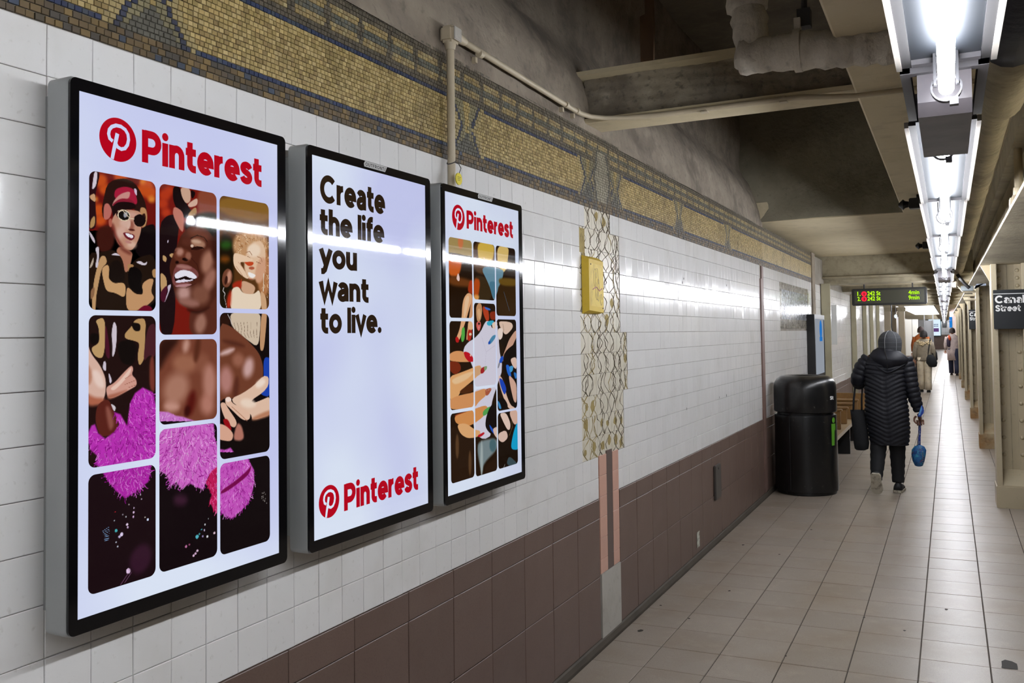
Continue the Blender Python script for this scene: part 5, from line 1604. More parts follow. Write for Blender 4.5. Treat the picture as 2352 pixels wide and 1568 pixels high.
yb = -6.24
first_l = first_b = None
ys_l, ys_b = [], []
y = -4.97
while y < 76:
    for k in range(4):
        ys_l.append(y + k * 1.81)
    ys_b.append(y + 4 * 1.81 + .03)
    y += 7.89
for i, yy in enumerate(ys_l):
    fx = light_fixture(yy)
    k = [q for q in ys_l if q > 2.3].index(yy) if yy > 2.3 else -1
    ordn = ('just beyond the nearest grey ballast box', 'beside the nearer black camera, second after the ballast box', 'beside the farther black camera, third after the ballast box', 'fourth after the nearest ballast box, ending at the next box', 'first after the second ballast box', 'second after the second ballast box')
    if yy < 2.2 < yy + 1.81:
        fx['label'] = 'nearest fluorescent trough at the top edge, its clear tube end in a clamp'
        del fx['group']
    elif 0 <= k < 6:
        fx['label'] = 'fluorescent trough ' + ordn[k]
        del fx['group']
    elif k < 0:
        fx['label'] = 'fluorescent trough before the nearest one, outside the picture'
        fx['group'] = 'troughs nearer than the picture shows'
    else:
        fx['label'] = 'small far fluorescent trough deep in the light row'
for i, yy in enumerate(ys_b[:-1]):
    bx = ballast(yy)
    if 2 < yy < 3:
        bx['label'] = 'nearest big grey ballast box under the first tube'
        del bx['group']
    elif yy < 0 or 9 < yy < 12 or 17 < yy < 20:
        bx['label'] = 'ballast box ' + ('before the nearest trough, outside the picture' if yy < 0 else ('second from the front, above the black camera' if yy < 12 else 'third from the front, right of the train time sign'))
        del bx['group']
    else:
        bx['label'] = 'small far ballast box deep in the light row'

# bright ceiling panel far along the platform
t = thing('ceiling_light', 'big bright white ceiling panel far along the platform', 'light', (.65, 42, 2.462))
MB().box(.03, 1.25, 33.2, 52.8, 2.455, 2.4695).build('frame', grey_m, t)
MB().box(.06, 1.22, 33.3, 52.7, 2.45, 2.4549).build('diffuser', mat('lit_panel', 'fbfaf6', emit=4.0), t)

# ---------------------------------------------------------------- steel columns
sign_black = mat('sign_black', '15181b', .35, noise=((4, .5, .8, '23272b', .5),))
sign_white = mat('sign_white', 'e8e8e6', .5)


def column(y, label, group=None):
    dx = sk(y, 9.06)
    t = thing('steel_column', label, 'column', (2.17 + dx, y + .17, fz(2.17)), group)
    X = lambda v: v + dx
    zb, zt = fz(2.03), 2.228
    for a, b_ in ((2.028, 2.074), (2.268, 2.314)):
        MB().bbox(X(a), X(b_), y, y + .34, zb + .1, zt, .004).build('flange', steel_paint, t)
    MB().box(X(2.07), X(2.27), y + .162, y + .18, zb + .1, zt).build('web', steel_paint, t)
    for a, b_ in ((2.074, 2.124), (2.218, 2.268)):
        MB().box(X(a), X(b_), y + .150, y + .1625, zb + .3, zt).build('angle_iron', steel_paint, t)
    MB().box(X(2.160), X(2.164), y + .157, y + .163, zb + .3, zt).build('seam', olive_paint, t)
    m = MB()
    z = .34
    while z < 2.2:
        for xx in (2.099, 2.243):
            m.ball((X(xx), y + .150, z), .0175, .014, .0175, 12, 8)
        z += .155 if z < 1.75 else .07
    m.build('rivet_rows', steel_paint, t, kind='stuff', smooth='all')
    bs = MB().bbox(X(2.02), X(2.322), y - .01, y + .35, fz(2.0) - .01, .235, .012)
    bs.prism([(y + .002, .23), (y + .338, .23), (y + .18, .36), (y + .15, .36)], 'x', X(2.074), X(2.268))
    bs.build('base', rust_paint if y > 10 else steel_paint, t, smooth=True)
    k = MB().prism([(X(1.95), 2.226), (X(2.03), 2.226), (X(2.03), 2.06)], 'y', y + .14, y + .2)
    k.build('bracket', steel_paint, t)
    return t


names = ['nearest riveted beige column at the right edge, with the large station sign', 'second riveted beige column, rusty at its foot', 'third beige column, with the smaller station sign']
for i, y in enumerate((9.06, 13.43, 17.9, 22.6, 27.2, 31.8, 36.4, 41.0)):
    if i < 3:
        column(y, names[i])
    elif i == 3:
        column(y, 'fourth beige column back, right of the man in the pale coat')
    else:
        column(y, 'far beige column in the row along the platform edge', 'far steel columns')


def station_sign(y, label):
    dx = sk(y, 9.06)
    t = thing('station_sign', label, 'sign', (2.18 + dx, y - .012, 1.81))
    MB().bbox(2.040 + dx, 2.345 + dx, y - .022, y - .003, 1.636, 1.988, .003).build('plate', sign_black, t)
    MB().box(2.042 + dx, 2.343 + dx, y - .0235, y - .022, 1.949, 1.9545).build('white_line', sign_white, t)
    for body, wd, cap, z in (('Canal', .232, .069, 1.868), ('Street', .2, .058, 1.794)):
        v, f = bold_text(body, wd, cap, .215, .05)
        MB().add([(2.0535 + dx + p[0], y - .0235, z + p[1]) for p in v], f).build('lettering', sign_white, t)


station_sign(9.06, 'black Canal Street sign on the nearest column')
station_sign(17.9, 'smaller black Canal Street sign on the third column')

# ---------------------------------------------------------------- pipes and boxes overhead
t = thing('wall_conduit', 'thin cream conduit rising behind the third display to a box, then running to the beam', 'conduit', (.03, 2.83, 2.2))
MB().tube([(.03, 2.826, 2.16), (.03, 2.826, 2.74)], .0150, 14).build('riser', conduit_paint, t, smooth=True)
bx = MB()
bx.bbox(.0, .058, 2.795, 2.865, 2.735, 2.798, .010)
bx.tube([(.030, 2.826, 2.71), (.030, 2.826, 2.74)], [.018, .024], 14)
bx.tube([(.034, 2.86, 2.772), (.034, 2.93, 2.770)], [.022, .015], 14)
bx.build('junction_box', conduit_paint, t, smooth=True)
MB().bbox(.058, .063, 2.803, 2.858, 2.742, 2.792, .003).build('cover_plate', pale_concrete, t)
MB().tube([(.034, 2.92, 2.770), (.033, 3.4, 2.764), (.032, 3.9, 2.758), (.034, 4.10, 2.755), (.06, 4.19, 2.753), (.12, 4.25, 2.751), (.22, 4.29, 2.749), (.4, 4.303, 2.746), (.8, 4.303, 2.746), (1.08, 4.303, 2.744), (1.2, 4.31, 2.732), (1.32, 4.318, 2.722), (1.9, 4.318, 2.722)], .0125, 12).build('run', conduit_paint, t, smooth='all')
for yy in (3.05, 3.93, 4.07):
    k = MB().tube([(.036, yy - .012, 2.757), (.036, yy + .012, 2.757)], .0155, 12)
    k.box(.0, .02, yy - .008, yy + .008, 2.725, 2.748)
    k.build('clamp', conduit_paint, t, smooth=True)
for xx in (.62, 1.0):
    k = MB().box(xx - .018, xx + .018, 4.285, 4.322, 2.728, 2.733).tube([(xx - .01, 4.303, 2.746), (xx + .01, 4.303, 2.746)], .015, 10)
    k.build('clamp', conduit_paint, t, smooth=True)
g = thing('warning_tag', 'round yellow tag hung from the cream conduit above the third display', 'tag', (.068, 2.81, 2.215))
m = MB().tube([(.066, 2.812, 2.219), (.070, 2.812, 2.219)], .0225, 20)
m.build('disc', mat('yellow_plastic', 'd8c71c', .4), g)
m = MB()
for k in range(3):
    m.box(.0702, .0706, 2.80, 2.824 - .003 * k, 2.2245 - .006 * k, 2.2265 - .006 * k)
m.build('print', mat('brown_print', '6c6210', .6), g)
MB().tube([(.046, 2.82, 2.285), (.06, 2.828, 2.278), (.068, 2.83, 2.262), (.069, 2.815, 2.24)], .0016, 6).tube([(.03 + .017 * math.cos(a), 2.826 + .017 * math.sin(a), 2.288 + .01 * math.sin(a)) for a in [2 * PI * j / 16 for j in range(17)]], .002, 6).build('wire', grey_m, g)

lag = mat('grey_pipe_lagging', 'c6c0b2', .85, noise=((5, .4, .68, '9a9488', .8), (18, .55, .75, '6c6760', .5)), bump=((9, .5), (45, .35)), stretch=(1.6, 1, 1))
t = thing('lagged_pipe', 'thick grey lagged pipe with a sharp elbow under the dark vault', 'pipe', (1.2, 3.55, 2.72))


def wrinkled(path, r, n, seed, amp=.006):
    q = random.Random(seed)
    m = MB()
    P = []
    for a, b_ in zip(path[:-1], path[1:]):
        k = max(2, int((Vector(b_) - Vector(a)).length / .02))
        P += [tuple(Vector(a).lerp(Vector(b_), i / k)) for i in range(k)]
    P.append(path[-1])
    m.tube(P, [r + q.uniform(-amp, amp) * .7 + amp * .6 * math.sin(i * 1.7) for i in range(len(P))], n)
    o = Vector((0, 0, 0))
    m.v = [(p[0] + q.uniform(-.002, .002), p[1] + q.uniform(-.002, .002), p[2] + q.uniform(-.002, .002)) for p in m.v]
    return m


wrinkled([(.955, 3.55, 2.745), (1.02, 3.55, 2.742), (1.16, 3.55, 2.735), (1.3, 3.55, 2.722), (1.75, 3.55, 2.69)], .072, 22, 3).build('run', lag, t, smooth='all')
wrinkled([(.998, 3.55, 2.70), (.998, 3.55, 2.80), (.99, 3.55, 2.95), (.985, 3.55, 3.1)], .068, 22, 4, .008).build('riser', lag, t, smooth='all')
wrinkled([(.985, 3.55, 2.93), (.982, 3.55, 3.02), (.98, 3.55, 3.9)], .078, 22, 5, .006).build('sleeve', lag, t, smooth='all')
k = MB()
R = []
for dx, r_ in ((-.014, .078), (-.014, .083), (.014, .083), (.014, .078)):
    R.append([(1.178 + dx, 3.55 + r_ * math.sin(2 * PI * j / 24), 2.735 + r_ * math.cos(2 * PI * j / 24)) for j in range(24)])
k.rings(R + [R[0]], cap=False)
k.box(1.166, 1.19, 3.53, 3.57, 2.81, 2.86)
k.build('strap', lag, t, smooth=True)
MB().box(1.175, 1.225, 3.55, 3.60, 2.83, 2.9).tube([(1.2, 3.57, 2.88), (1.205, 3.6, 3.2)], .012, 8).tube([(1.205, 3.6, 3.2), (1.205, 3.6, 3.9)], .01, 8).build('hanger', mat('dark_iron', '2e2c2b', .6), t)

old_pipe = mat('peeling_yellow_pipe', 'b5ab90', .7, noise=((3, .42, .65, '8a806c', .8), (8, .5, .72, 'c8bf9f', .6), (22, .58, .75, '4e483c', .5)), bump=((6, .5), (30, .3)))
t = thing('overhead_pipe', 'fat peeling cream pipe running beside the light troughs', 'pipe', (1.86, 6, 2.47))
ya, yb_ = 3.4, 13.2
P = [(1.862 + sk(ya + (yb_ - ya) * i / 60), ya + (yb_ - ya) * i / 60, 2.47 - .006 * i / 10) for i in range(61)]
MB().tube(P, [.060 + rnd.uniform(-.003, .003) for _ in P], 20).build('run', old_pipe, t, smooth='all')
MB().tube([(1.862, 2.9, 2.47), (1.862, 3.2, 2.47), (1.862, 3.62, 2.47), (1.862, 3.72, 2.47)], [.078, .08, .079, .06], 20).build('sleeve', old_pipe, t, smooth='all')
MB().tube([(1.862, 2.9, 2.47), (1.862, 2.6, 2.48), (1.862, 2.3, 2.52), (1.862, 2.0, 2.74)], .078, 16).build('bend', mat('black_lagging', '2c2d33', .8, bump=((20, .4),)), t, smooth='all')
for yy in (5.6, 6.9, 8.4, 10.5):
    x = 1.862 + sk(yy)
    k = MB().tube([(x, yy - .015, 2.467), (x, yy + .015, 2.467)], .0645, 18)
    k.tube([(x, yy, 2.52), (x, yy, 2.745)], .008, 6)
    k.build('hanger', old_pipe, t, smooth=True)
t = thing('edge_conduit', 'upright cream conduit and square junction box on the girder at the right edge', 'conduit', (2.0, 5.39, 2.3))
MB().tube([(2.03, 5.39, 2.385), (2.03, 5.39, 2.75)], .021, 12).build('riser', conduit_paint, t, smooth=True)
MB().tube([(2.03, 5.39, 2.345), (2.03, 5.39, 2.39)], .027, 12).build('collar', conduit_paint, t, smooth=True)
MB().bbox(1.985, 2.13, 5.33, 5.45, 2.247, 2.345, .012).build('junction_box', conduit_paint, t, smooth=True)
MB().tube([(2.1, 5.385, 2.345), (2.1, 5.385, 2.43), (2.2, 5.38, 2.5)], .018, 10).build('branch', conduit_paint, t, smooth=True)
MB().tube([(2.02, 5.325, 2.297), (2.02, 5.33, 2.297)], .008, 8).build('screw', ring_m, t)
# wooden plank left hanging in the vault
t = thing('wooden_plank', 'rough wooden plank hanging down in the dark vault behind the beam', 'plank', (.235, 4.62, 3.4))
wood_d = mat('old_plank', '7a6048', .8, noise=((6, .4, .7, '5d4735', .7),), bump=((20, .3),), stretch=(1, 1, .2))
MB().prism([(.199, 3.0), (.265, 3.0), (.277, 3.3), (.274, 3.42), (.279, 4.09), (.232, 4.09), (.228, 3.39), (.199, 3.38)], 'y', 4.605, 4.63).build('board', wood_d, t)

# security cameras under the soffit
black_p = mat('black_plastic', '121214', .35)
for i, yy in enumerate((7.88, 11.96)):
    x = 1.43
    zc = 2.742 if yy < 9 else 2.75
    t = thing('security_camera', ('nearer' if i == 0 else 'farther') + ' black camera under the soffit left of the light row', 'camera', (x, yy, zc))
    MB().bbox(x - .02, x + .11, yy - .05, yy + .05, zc - .115, zc - .03, .006).build('body', black_p, t, smooth=True)
    MB().tube([(x - .022, yy, zc - .075), (x - .05, yy, zc - .075), (x - .065, yy, zc - .075), (x - .1, yy, zc - .075)], [.024, .03, .045, .012], 10).build('hood', black_p, t, smooth=True)
    MB().tube([(x + .05, yy, zc - .03), (x + .05, yy, zc)], .015, 8).build('mount', black_p, t)

# ---------------------------------------------------------------- train time sign
t = thing('countdown_sign', 'black hanging sign with green and red train times', 'sign', (.79, 16, 2.2))
MB().bbox(.207, 1.362, 15.97, 16.16, 2.062, 2.345, .012).build('casing', mat('sign_case', '1a1b1a', .45), t, smooth=True)
MB().box(.25, 1.325, 15.966, 15.9699, 2.095, 2.31).build('panel', mat('led_panel', '3a3a2e', .4), t)
led = mat('lit_led_green', '9fe010', emit=1.6)
ledr = mat('lit_led_red', 'ff2038', emit=1.5)
leds = mat('led_dark', '5a0c10', .6)
for row, (n, mins) in enumerate((('1.', '4min'), ('2.', '9min'))):
    z = 2.228 - .086 * row
    for body, x, wd in ((n, .298, .05), ('242 St', .455, .205), (mins, 1.087, .165)):
        v, f = text_fit(body, wd, .070, .02)
        MB().add([(x + p[0], 15.964, z + p[1]) for p in v], f).build('led_text', led, t)
    o = MB().add([(.403 + .043 * math.cos(2 * PI * j / 20), 15.9645, z + .029 + .041 * math.sin(2 * PI * j / 20)) for j in range(20)], [tuple(range(20))]).build('route_bullet', ledr, t)
    v, f = text_fit('1', .016, .05, .02)
    MB().add([(.396 + p[0], 15.963, z + .004 + p[1]) for p in v], f).build('led_text', leds, o)
for x in (.4, 1.15):
    MB().tube([(x, 16.06, 2.34), (x, 16.06, 2.44)], .012, 8).build('hanger', grey_m, t)
MB().box(1.3625, 1.366, 15.99, 16.14, 2.09, 2.32).build('side_plate', ring_m, t)

# ---------------------------------------------------------------- things on the wall
yel = mat('yellow_box_paint', 'c2a206', .5, noise=((14, .5, .75, 'a68a06', .5), (5, .5, .7, 'ccae20', .5)))
t = thing('emergency_box', 'scratched yellow box fixed over the bare patch of old tiles', 'box', (0, 4.3, 1.75))
MB().add([(0, 4.185, 1.745), (0, 4.415, 1.745), (0, 4.415, 2.045), (0, 4.185, 2.045), (.034, 4.200, 1.762), (.034, 4.408, 1.752), (.034, 4.408, 2.022), (.034, 4.200, 2.028)], [(0, 1, 2, 3), (4, 5, 6, 7), (0, 1, 5, 4), (1, 2, 6, 5), (2, 3, 7, 6), (3, 0, 4, 7)]).build('casing', yel, t)
MB().add([(.0344, 4.218, 1.785), (.0344, 4.395, 1.78), (.0344, 4.395, 2.0), (.0344, 4.218, 2.006)], [(0, 1, 2, 3)]).build('label_panel', mat('worn_yellow', 'cdb23a', .5, noise=((20, .45, .7, 'ae9218', .8),)), t)
m = MB()
for cx, cz, ry, rz in ((4.31, 1.90, .022, .085), (4.285, 1.93, .018, .05), (4.33, 1.87, .014, .06), (4.37, 1.82, .012, .03)):
    m.tube([(.0348, cx + ry * math.cos(a), cz + rz * math.sin(a)) for a in [2 * PI * j / 14 for j in range(14)]], .0012, 4)
m.build('scratches', mat('pale_scratch', 'b8a88a', .6), t)
m = MB().tube([(.0348, 4.25, 1.87), (.0348, 4.30, 1.885), (.0348, 4.345, 1.865), (.0348, 4.385, 1.88)], .0025, 4)
m.build('pink_scrawl', mat('pink_ink', 'b0788c', .6), t)
for yy, zz in ((4.225, 2.0), (4.395, 1.775)):
    MB().tube([(.034, yy, zz), (.0365, yy, zz)], .004, 8).build('screw', mat('dark_screw', '2a2418', .5), t)
t = thing('wall_plate', 'small grey metal plate on the brown dado', 'plate', (.012, 6.95, .46))
MB().bbox(.004, .022, 6.86, 7.04, .335, .60, .005).build('plate', mat('grey_plate', '57524e', .4, metal=.3), t)
MB().tube([(.022, 6.95, .57), (.025, 6.95, .57)], .008, 8).build('screw', ring_m, t)
tag(MB().box(.0045, .0055, 6.325, 6.40, .085, .195).build('paper_sticker', mat('torn_paper', 'b5b5a8', .8, noise=((40, .5, .6, '7d776c', .8),)), loc=(.005, 6.36, .085)), 'torn whitish sticker low on the brown dado', 'sticker')

# posts, case and panels farther along the wall
green_grey = mat('grey_green_post', 'a39d84', .5, noise=((4, .45, .75, '878168', .5),))
posts = ((13.55, .0, .135, 'thick grey-green post beside the dark poster case'), (17.9, .0, .10, 'slim wall post above the end of the bench'), (20.4, .0, .09, 'slim wall post left of the woman in black'), (22.3, .0, .085, 'far slim wall post, fourth along the wall'), (24.4, .0, .085, 'farthest slim wall post beside the beige piers'))
for y, x0, x1, lab in posts:
    t = thing('wall_post', lab, 'post', (x1 / 2, y, 0))
    MB().box(x0 + .01, x1, y, y + .02, .0, 2.33).build('flange', green_grey, t)
    MB().box(x0 + .002, x0 + .05, y + .02, y + .16, .0, 2.33).build('web', green_grey, t)
    MB().bbox(x0 + .008, x1 + .01, y - .006, y + .03, .0, .12, .004).build('foot', green_grey, t)
t = thing('poster_case', 'narrow dark framed poster case beyond the litter bin', 'poster', (.06, 12.6, 1.4))
MB().box(.0, .1, 12.08, 12.13, 1.02, 1.86).build('side', black_p, t)
MB().box(.0, .09, 12.13, 13.1, 1.02, 1.86).build('casing', alu, t)
MB().box(.09, .1, 12.13, 13.1, 1.80, 1.86).box(.09, .1, 12.13, 13.1, 1.02, 1.06).box(.09, .1, 13.06, 13.1, 1.06, 1.80).build('frame', black_p, t)
MB().box(.0902, .092, 12.13, 13.06, 1.06, 1.80).build('poster', mat('lit_poster', 'b4bcc8', emit=.6), t)
MB().tube([(.0922, 12.75, 1.66), (.0926, 12.75, 1.66)], .13, 20).box(.092, .0926, 12.62, 12.9, 1.50, 1.56).build('poster_emblem', mat('lit_poster_blue', '2c86e0', emit=.7), t)
tag(MB().bbox(.012, .095, 14.7, 14.73, 1.42, 2.05, .003).build('blank_panel', mat('pale_panel', 'bfc1c0', .3), loc=(.05, 14.7, 1.42)), 'plain pale panel standing out from the wall behind the thick post', 'panel')
beige = mat('beige_pier', 'b0a48e', .5, noise=((3, .45, .75, '9a8f7a', .5),))
for (xa, xb, y, lab) in ((-.09, .09, 29.0, 'pale beige pier at the far end of the tiled wall'), (.10, .22, 29.6, 'narrow beige pier behind the dark hanging cable'), (.30, .47, 29.2, 'beige pier with a bracket, left of the white stair partitions')):
    t = thing('pier', lab, 'pier', ((xa + xb) / 2, y, 0))
    MB().bbox(xa, xb, y, y + .3, -.01, 2.415, .01).build('shaft', beige, t)
    MB().bbox(xa - .03, xb + .03, y - .03, y + .33, 2.2, 2.325, .01).build('capital', olive_paint, t)
t = thing('hanging_cable', 'black cable hanging down behind the head of the woman in black', 'cable', (.61, 20, 2))
MB().tube([(.60, 20, 2.42), (.605, 20, 1.95), (.60, 20, 1.7), (.62, 20, 1.60)], .012, 8).build('cord', black_p, t, smooth=True)
MB().tube([(.62, 20, 1.61), (.625, 20, 1.55)], .03, 10).build('plug', black_p, t)
t = thing('lamp', 'small white lamp hung right of the black cable', 'lamp', (.687, 20, 1.92))
MB().bbox(.655, .715, 19.97, 20.03, 1.885, 1.965, .015).build('globe', mat('lit_lamp', 'e4ecf4', emit=1.2), t)
MB().tube([(.687, 20, 1.96), (.687, 20, 2.42)], .006, 6).build('stem', grey_m, t)
white_p = mat('white_stair_panel', 'c9c8c4', .4)
for (xa, xb, y, lab) in ((.13, .36, 38, 'tall white stair partition, left one of two'), (.37, .585, 38.2, 'tall white stair partition, right one of two')):
    t = thing('partition', lab, 'partition', ((xa + xb) / 2, y, .0))
    MB().box(xa, xb, y, y + .06, .62, 2.05).build('panel', white_p, t)
    MB().box(xa, xb, y - .005, y + .065, -.01, .62).build('base', brown_tile, t)
tag(MB().box(.66, 1.05, 44, 44.05, -.01, 2.05).box(.66, .70, 43.95, 44.1, -.01, 2.3).box(1.01, 1.05, 43.95, 44.1, -.01, 2.3).build('grey_partition', mat('dim_panel', '77787c', .4), loc=(.85, 44, 0)), 'dim grey screen behind the people in the distance', 'partition')
t = thing('far_display', 'small bright white display on the far end wall', 'display', (.6, 79.9, 1.8))
MB().bbox(.115, 1.10, 79.86, 79.98, 1.07, 2.53, .03).build('casing', mat('teal_case', '285058', .4), t)
MB().box(.17, 1.045, 79.85, 79.8595, 1.14, 2.46).build('screen', mat('lit_far_screen', 'd6e8f8', emit=1.1), t)
m = MB()
for i in range(5):
    for k in range(2):
        m.box(.32 + i * .12, .40 + i * .12, 79.845, 79.85, 2.0 - k * .14, 2.09 - k * .14)
m.build('print', mat('lit_far_print', '6c7c98', emit=.8), t)
MB().box(.32, .92, 79.845, 79.85, 1.45, 1.74).build('picture', mat('lit_far_pic', '6a4a84', emit=.8), t)
tag(MB().bbox(1.2, 1.48, 79.9, 79.98, 1.80, 2.34, .01).build('far_notice', black_p, loc=(1.34, 79.94, 2.0)), 'small dark notice on the far end wall', 'sign')
t = thing('tiled_pier', 'pale pink-white pier far on the right with a blue poster', 'pier', (1.83, 37, 0))
MB().bbox(1.70, 1.93, 37, 37.4, .02, 2.43, .01).build('shaft', mat('pinkish_tile', 'c4b4b0', .35), t)
MB().box(1.69, 1.785, 36.985, 36.999, 1.70, 2.10).build('poster', mat('lit_blue_poster', '2f8fe8', emit=.8), t)
MB().tube([(1.725, 36.98, 1.98), (1.725, 36.985, 1.98)], .035, 12).build('poster_emblem', mat('deep_blue', '0f4f9c', .5), t)
# lamps and conduits bunched at the second column
galv = mat('galvanised', '8d9496', .4, metal=.5)
t = thing('conduit_cluster', 'jumble of cream conduits and grey boxes beside the second column head', 'conduits', (1.95, 13.3, 2.1))
MB().tube([(1.77, 13.1, 2.31), (1.80, 13.1, 2.22), (1.86, 13.1, 2.14), (2.0, 13.12, 2.13)], .018, 8).build('conduit', conduit_paint, t, smooth=True)
MB().tube([(1.86, 13.15, 2.03), (2.0, 13.15, 2.03)], .018, 8).build('conduit', conduit_paint, t, smooth=True)
MB().tube([(1.87, 13.2, 2.09), (2.0, 13.2, 2.085)], .014, 8).build('conduit', conduit_paint, t, smooth=True)
MB().tube([(1.79, 12.9, 2.36), (1.86, 12.9, 2.25), (1.93, 12.9, 2.17)], .022, 8).build('black_hose', black_p, t, smooth=True)
MB().bbox(1.83, 1.98, 13.05, 13.2, 2.145, 2.21, .006).build('grey_box', galv, t)
MB().bbox(1.72, 1.79, 12.95, 13.1, 2.19, 2.28, .015).build('cream_box', conduit_paint, t, smooth=True)
MB().prism([(1.99, 2.20), (2.12, 2.20), (2.12, 2.235), (2.02, 2.25), (1.985, 2.16)], 'y', 12.9, 13.1).build('angled_lamp', mat('blue_white_lamp', 'aab4c4', .35), t)


# ---------------------------------------------------------------- litter bin
bin_m = mat('black_bin', '131314', .28, noise=((3, .5, .75, '262423', .6), (25, .66, .72, '6a6660', .35)), bump=((6, .03),))
t = thing('litter_bin', 'round black litter bin with a domed lid against the wall', 'bin', (.335, 9.42, 0))
c = (.335, 9.42, 0)
MB().lathe(c, [(0.2889, .008), (0.2889, .035), (0.3062, .04), (0.3082, .06), (0.3024, .78), (0.3005, .795), (0.2812, .80), (0.0000, .80)], 48).build('body', bin_m, t, smooth=True)
MB().lathe(c, [(0.2745, .79), (0.2745, .825)], 48).build('neck', black_p, t, smooth=True)
MB().lathe(c, [(0.0000, .822), (0.2947, .822), (0.3043, .828), (0.3072, .84), (0.3062, 1.07), (0.2985, 1.115), (0.2745, 1.155), (0.2359, 1.180), (0.1926, 1.190), (0.1589, 1.182), (0.1444, 1.16), (0.1396, 1.05), (0.0000, 1.05)], 48).build('lid', bin_m, t, smooth=True)
m = MB()
for a in (-1.95,):
    m.box(c[0] + .306 * math.cos(a) - .004, c[0] + .306 * math.cos(a) + .004, c[1] + .306 * math.sin(a) - .004, c[1] + .306 * math.sin(a) + .004, .06, .78)
m.build('door_seam', black_p, t)
R = []
for dz in (.06, .78):
    R.append([(c[0] + (.3098 - .006 * (dz > .5)) * math.cos(a), c[1] + (.3098 - .006 * (dz > .5)) * math.sin(a), dz) for a in [-2.05 + .085 * j for j in range(2)]])
MB().rings(R, cap=False, close=False).build('door_edge', black_p, t)


def bent(vf, r, a0, z):
    v, f = vf
    return [(c[0] + r * math.cos(a0 + p[0] / r), c[1] + r * math.sin(a0 + p[0] / r), z + p[1]) for p in v], f


v, f = bent(bold_text('St', .06, .036), .3098, -.56, .955)
MB().add(v, f).build('lettering', sign_white, t)
grn = mat('green_sticker', '5c9c2c', .5)
v = [(x, z) for x, z in ((0, 0), (.05, 0), (.055, .15), (.075, .15), (.075, .215), (0, .215))]
pv, pf = bent(([(p[0], p[1]) for p in v], [tuple(range(6))]), .3094, -.52, .50)
m = MB().add(pv, pf)
pv, pf = bent(([(.04 + .028 * math.cos(2 * PI * j / 12), .25 + .028 * math.sin(2 * PI * j / 12)) for j in range(12)], [tuple(range(12))]), .3090, -.52, .50)
m.add(pv, pf)
m.build('sticker', grn, t, label='green sticker of a standing figure')

# ---------------------------------------------------------------- bench
wood = mat('varnished_bench_wood', '8d6c42', .35, noise=((5, .4, .7, '6f5232', .7), (30, .55, .7, 'a5834f', .4)), bump=((20, .08),), stretch=(1, .25, 1))
seatw = mat('worn_bench_seat', '978568', .3, noise=((5, .4, .7, '7d6a4c', .6),), stretch=(1, .25, 1))
t = thing('bench', 'long wooden bench with divided seats along the wall', 'bench', (.28, 12, 0))
for k in range(4):
    x = .03 + k * .125
    MB().bbox(x, x + .118, 10.05, 14.2, .405, .45, .004).build('seat_plank', seatw, t)
for y in (10.15, 12.5, 14.0):
    MB().bbox(.04, .46, y - .03, y + .03, .0, .405, .004).build('support', black_p, t)
for y in (10.58, 11.28, 11.98, 12.68, 13.38):
    MB().bbox(.03, .48, y - .02, y + .02, .45, .67 if y < 11.6 else .64, .006).build('divider', wood, t)
    MB().bbox(.03, .5, y - .035, y + .035, .64 if y >= 11.6 else .67, .665 if y >= 11.6 else .695, .006).build('armrest', wood, t)
MB().bbox(.03, .53, 14.16, 14.2, .45, .70, .006).build('end_board', wood, t)
MB().bbox(.008, .03, 10.05, 14.2, .5, .72, .004).build('back_rail', wood, t)

# ---------------------------------------------------------------- people
skin_d = mat('brown_skin', '6f4a38', .5)
skin_l = mat('fair_skin', 'b98a70', .5)


def skin_body(joints, edges, root=0):
    """joints: name -> (x,y,z,r); one skinned, smoothed surface"""
    nm = list(joints)
    me = bpy.data.meshes.new('body')
    me.from_pydata([joints[n][:3] for n in nm], [(nm.index(a), nm.index(b_)) for a, b_ in edges], [])
    o = bpy.data.objects.new('body', me)
    COL.objects.link(o)
    o.modifiers.new('skin', 'SKIN')
    sv = me.skin_vertices[0].data
    for i, n in enumerate(nm):
        r = joints[n][3]
        sv[i].radius = r if isinstance(r, tuple) else (r, r)
        sv[i].use_root = i == root
    s = o.modifiers.new('sub', 'SUBSURF')
    s.levels = s.render_levels = 2
    dg = bpy.context.evaluated_depsgraph_get()
    r = bpy.data.meshes.new_from_object(o.evaluated_get(dg))
    v = [tuple(q.co) for q in r.vertices]
    f = [tuple(p.vertices) for p in r.polygons]
    bpy.data.objects.remove(o)
    bpy.data.meshes.remove(r)
    return v, f


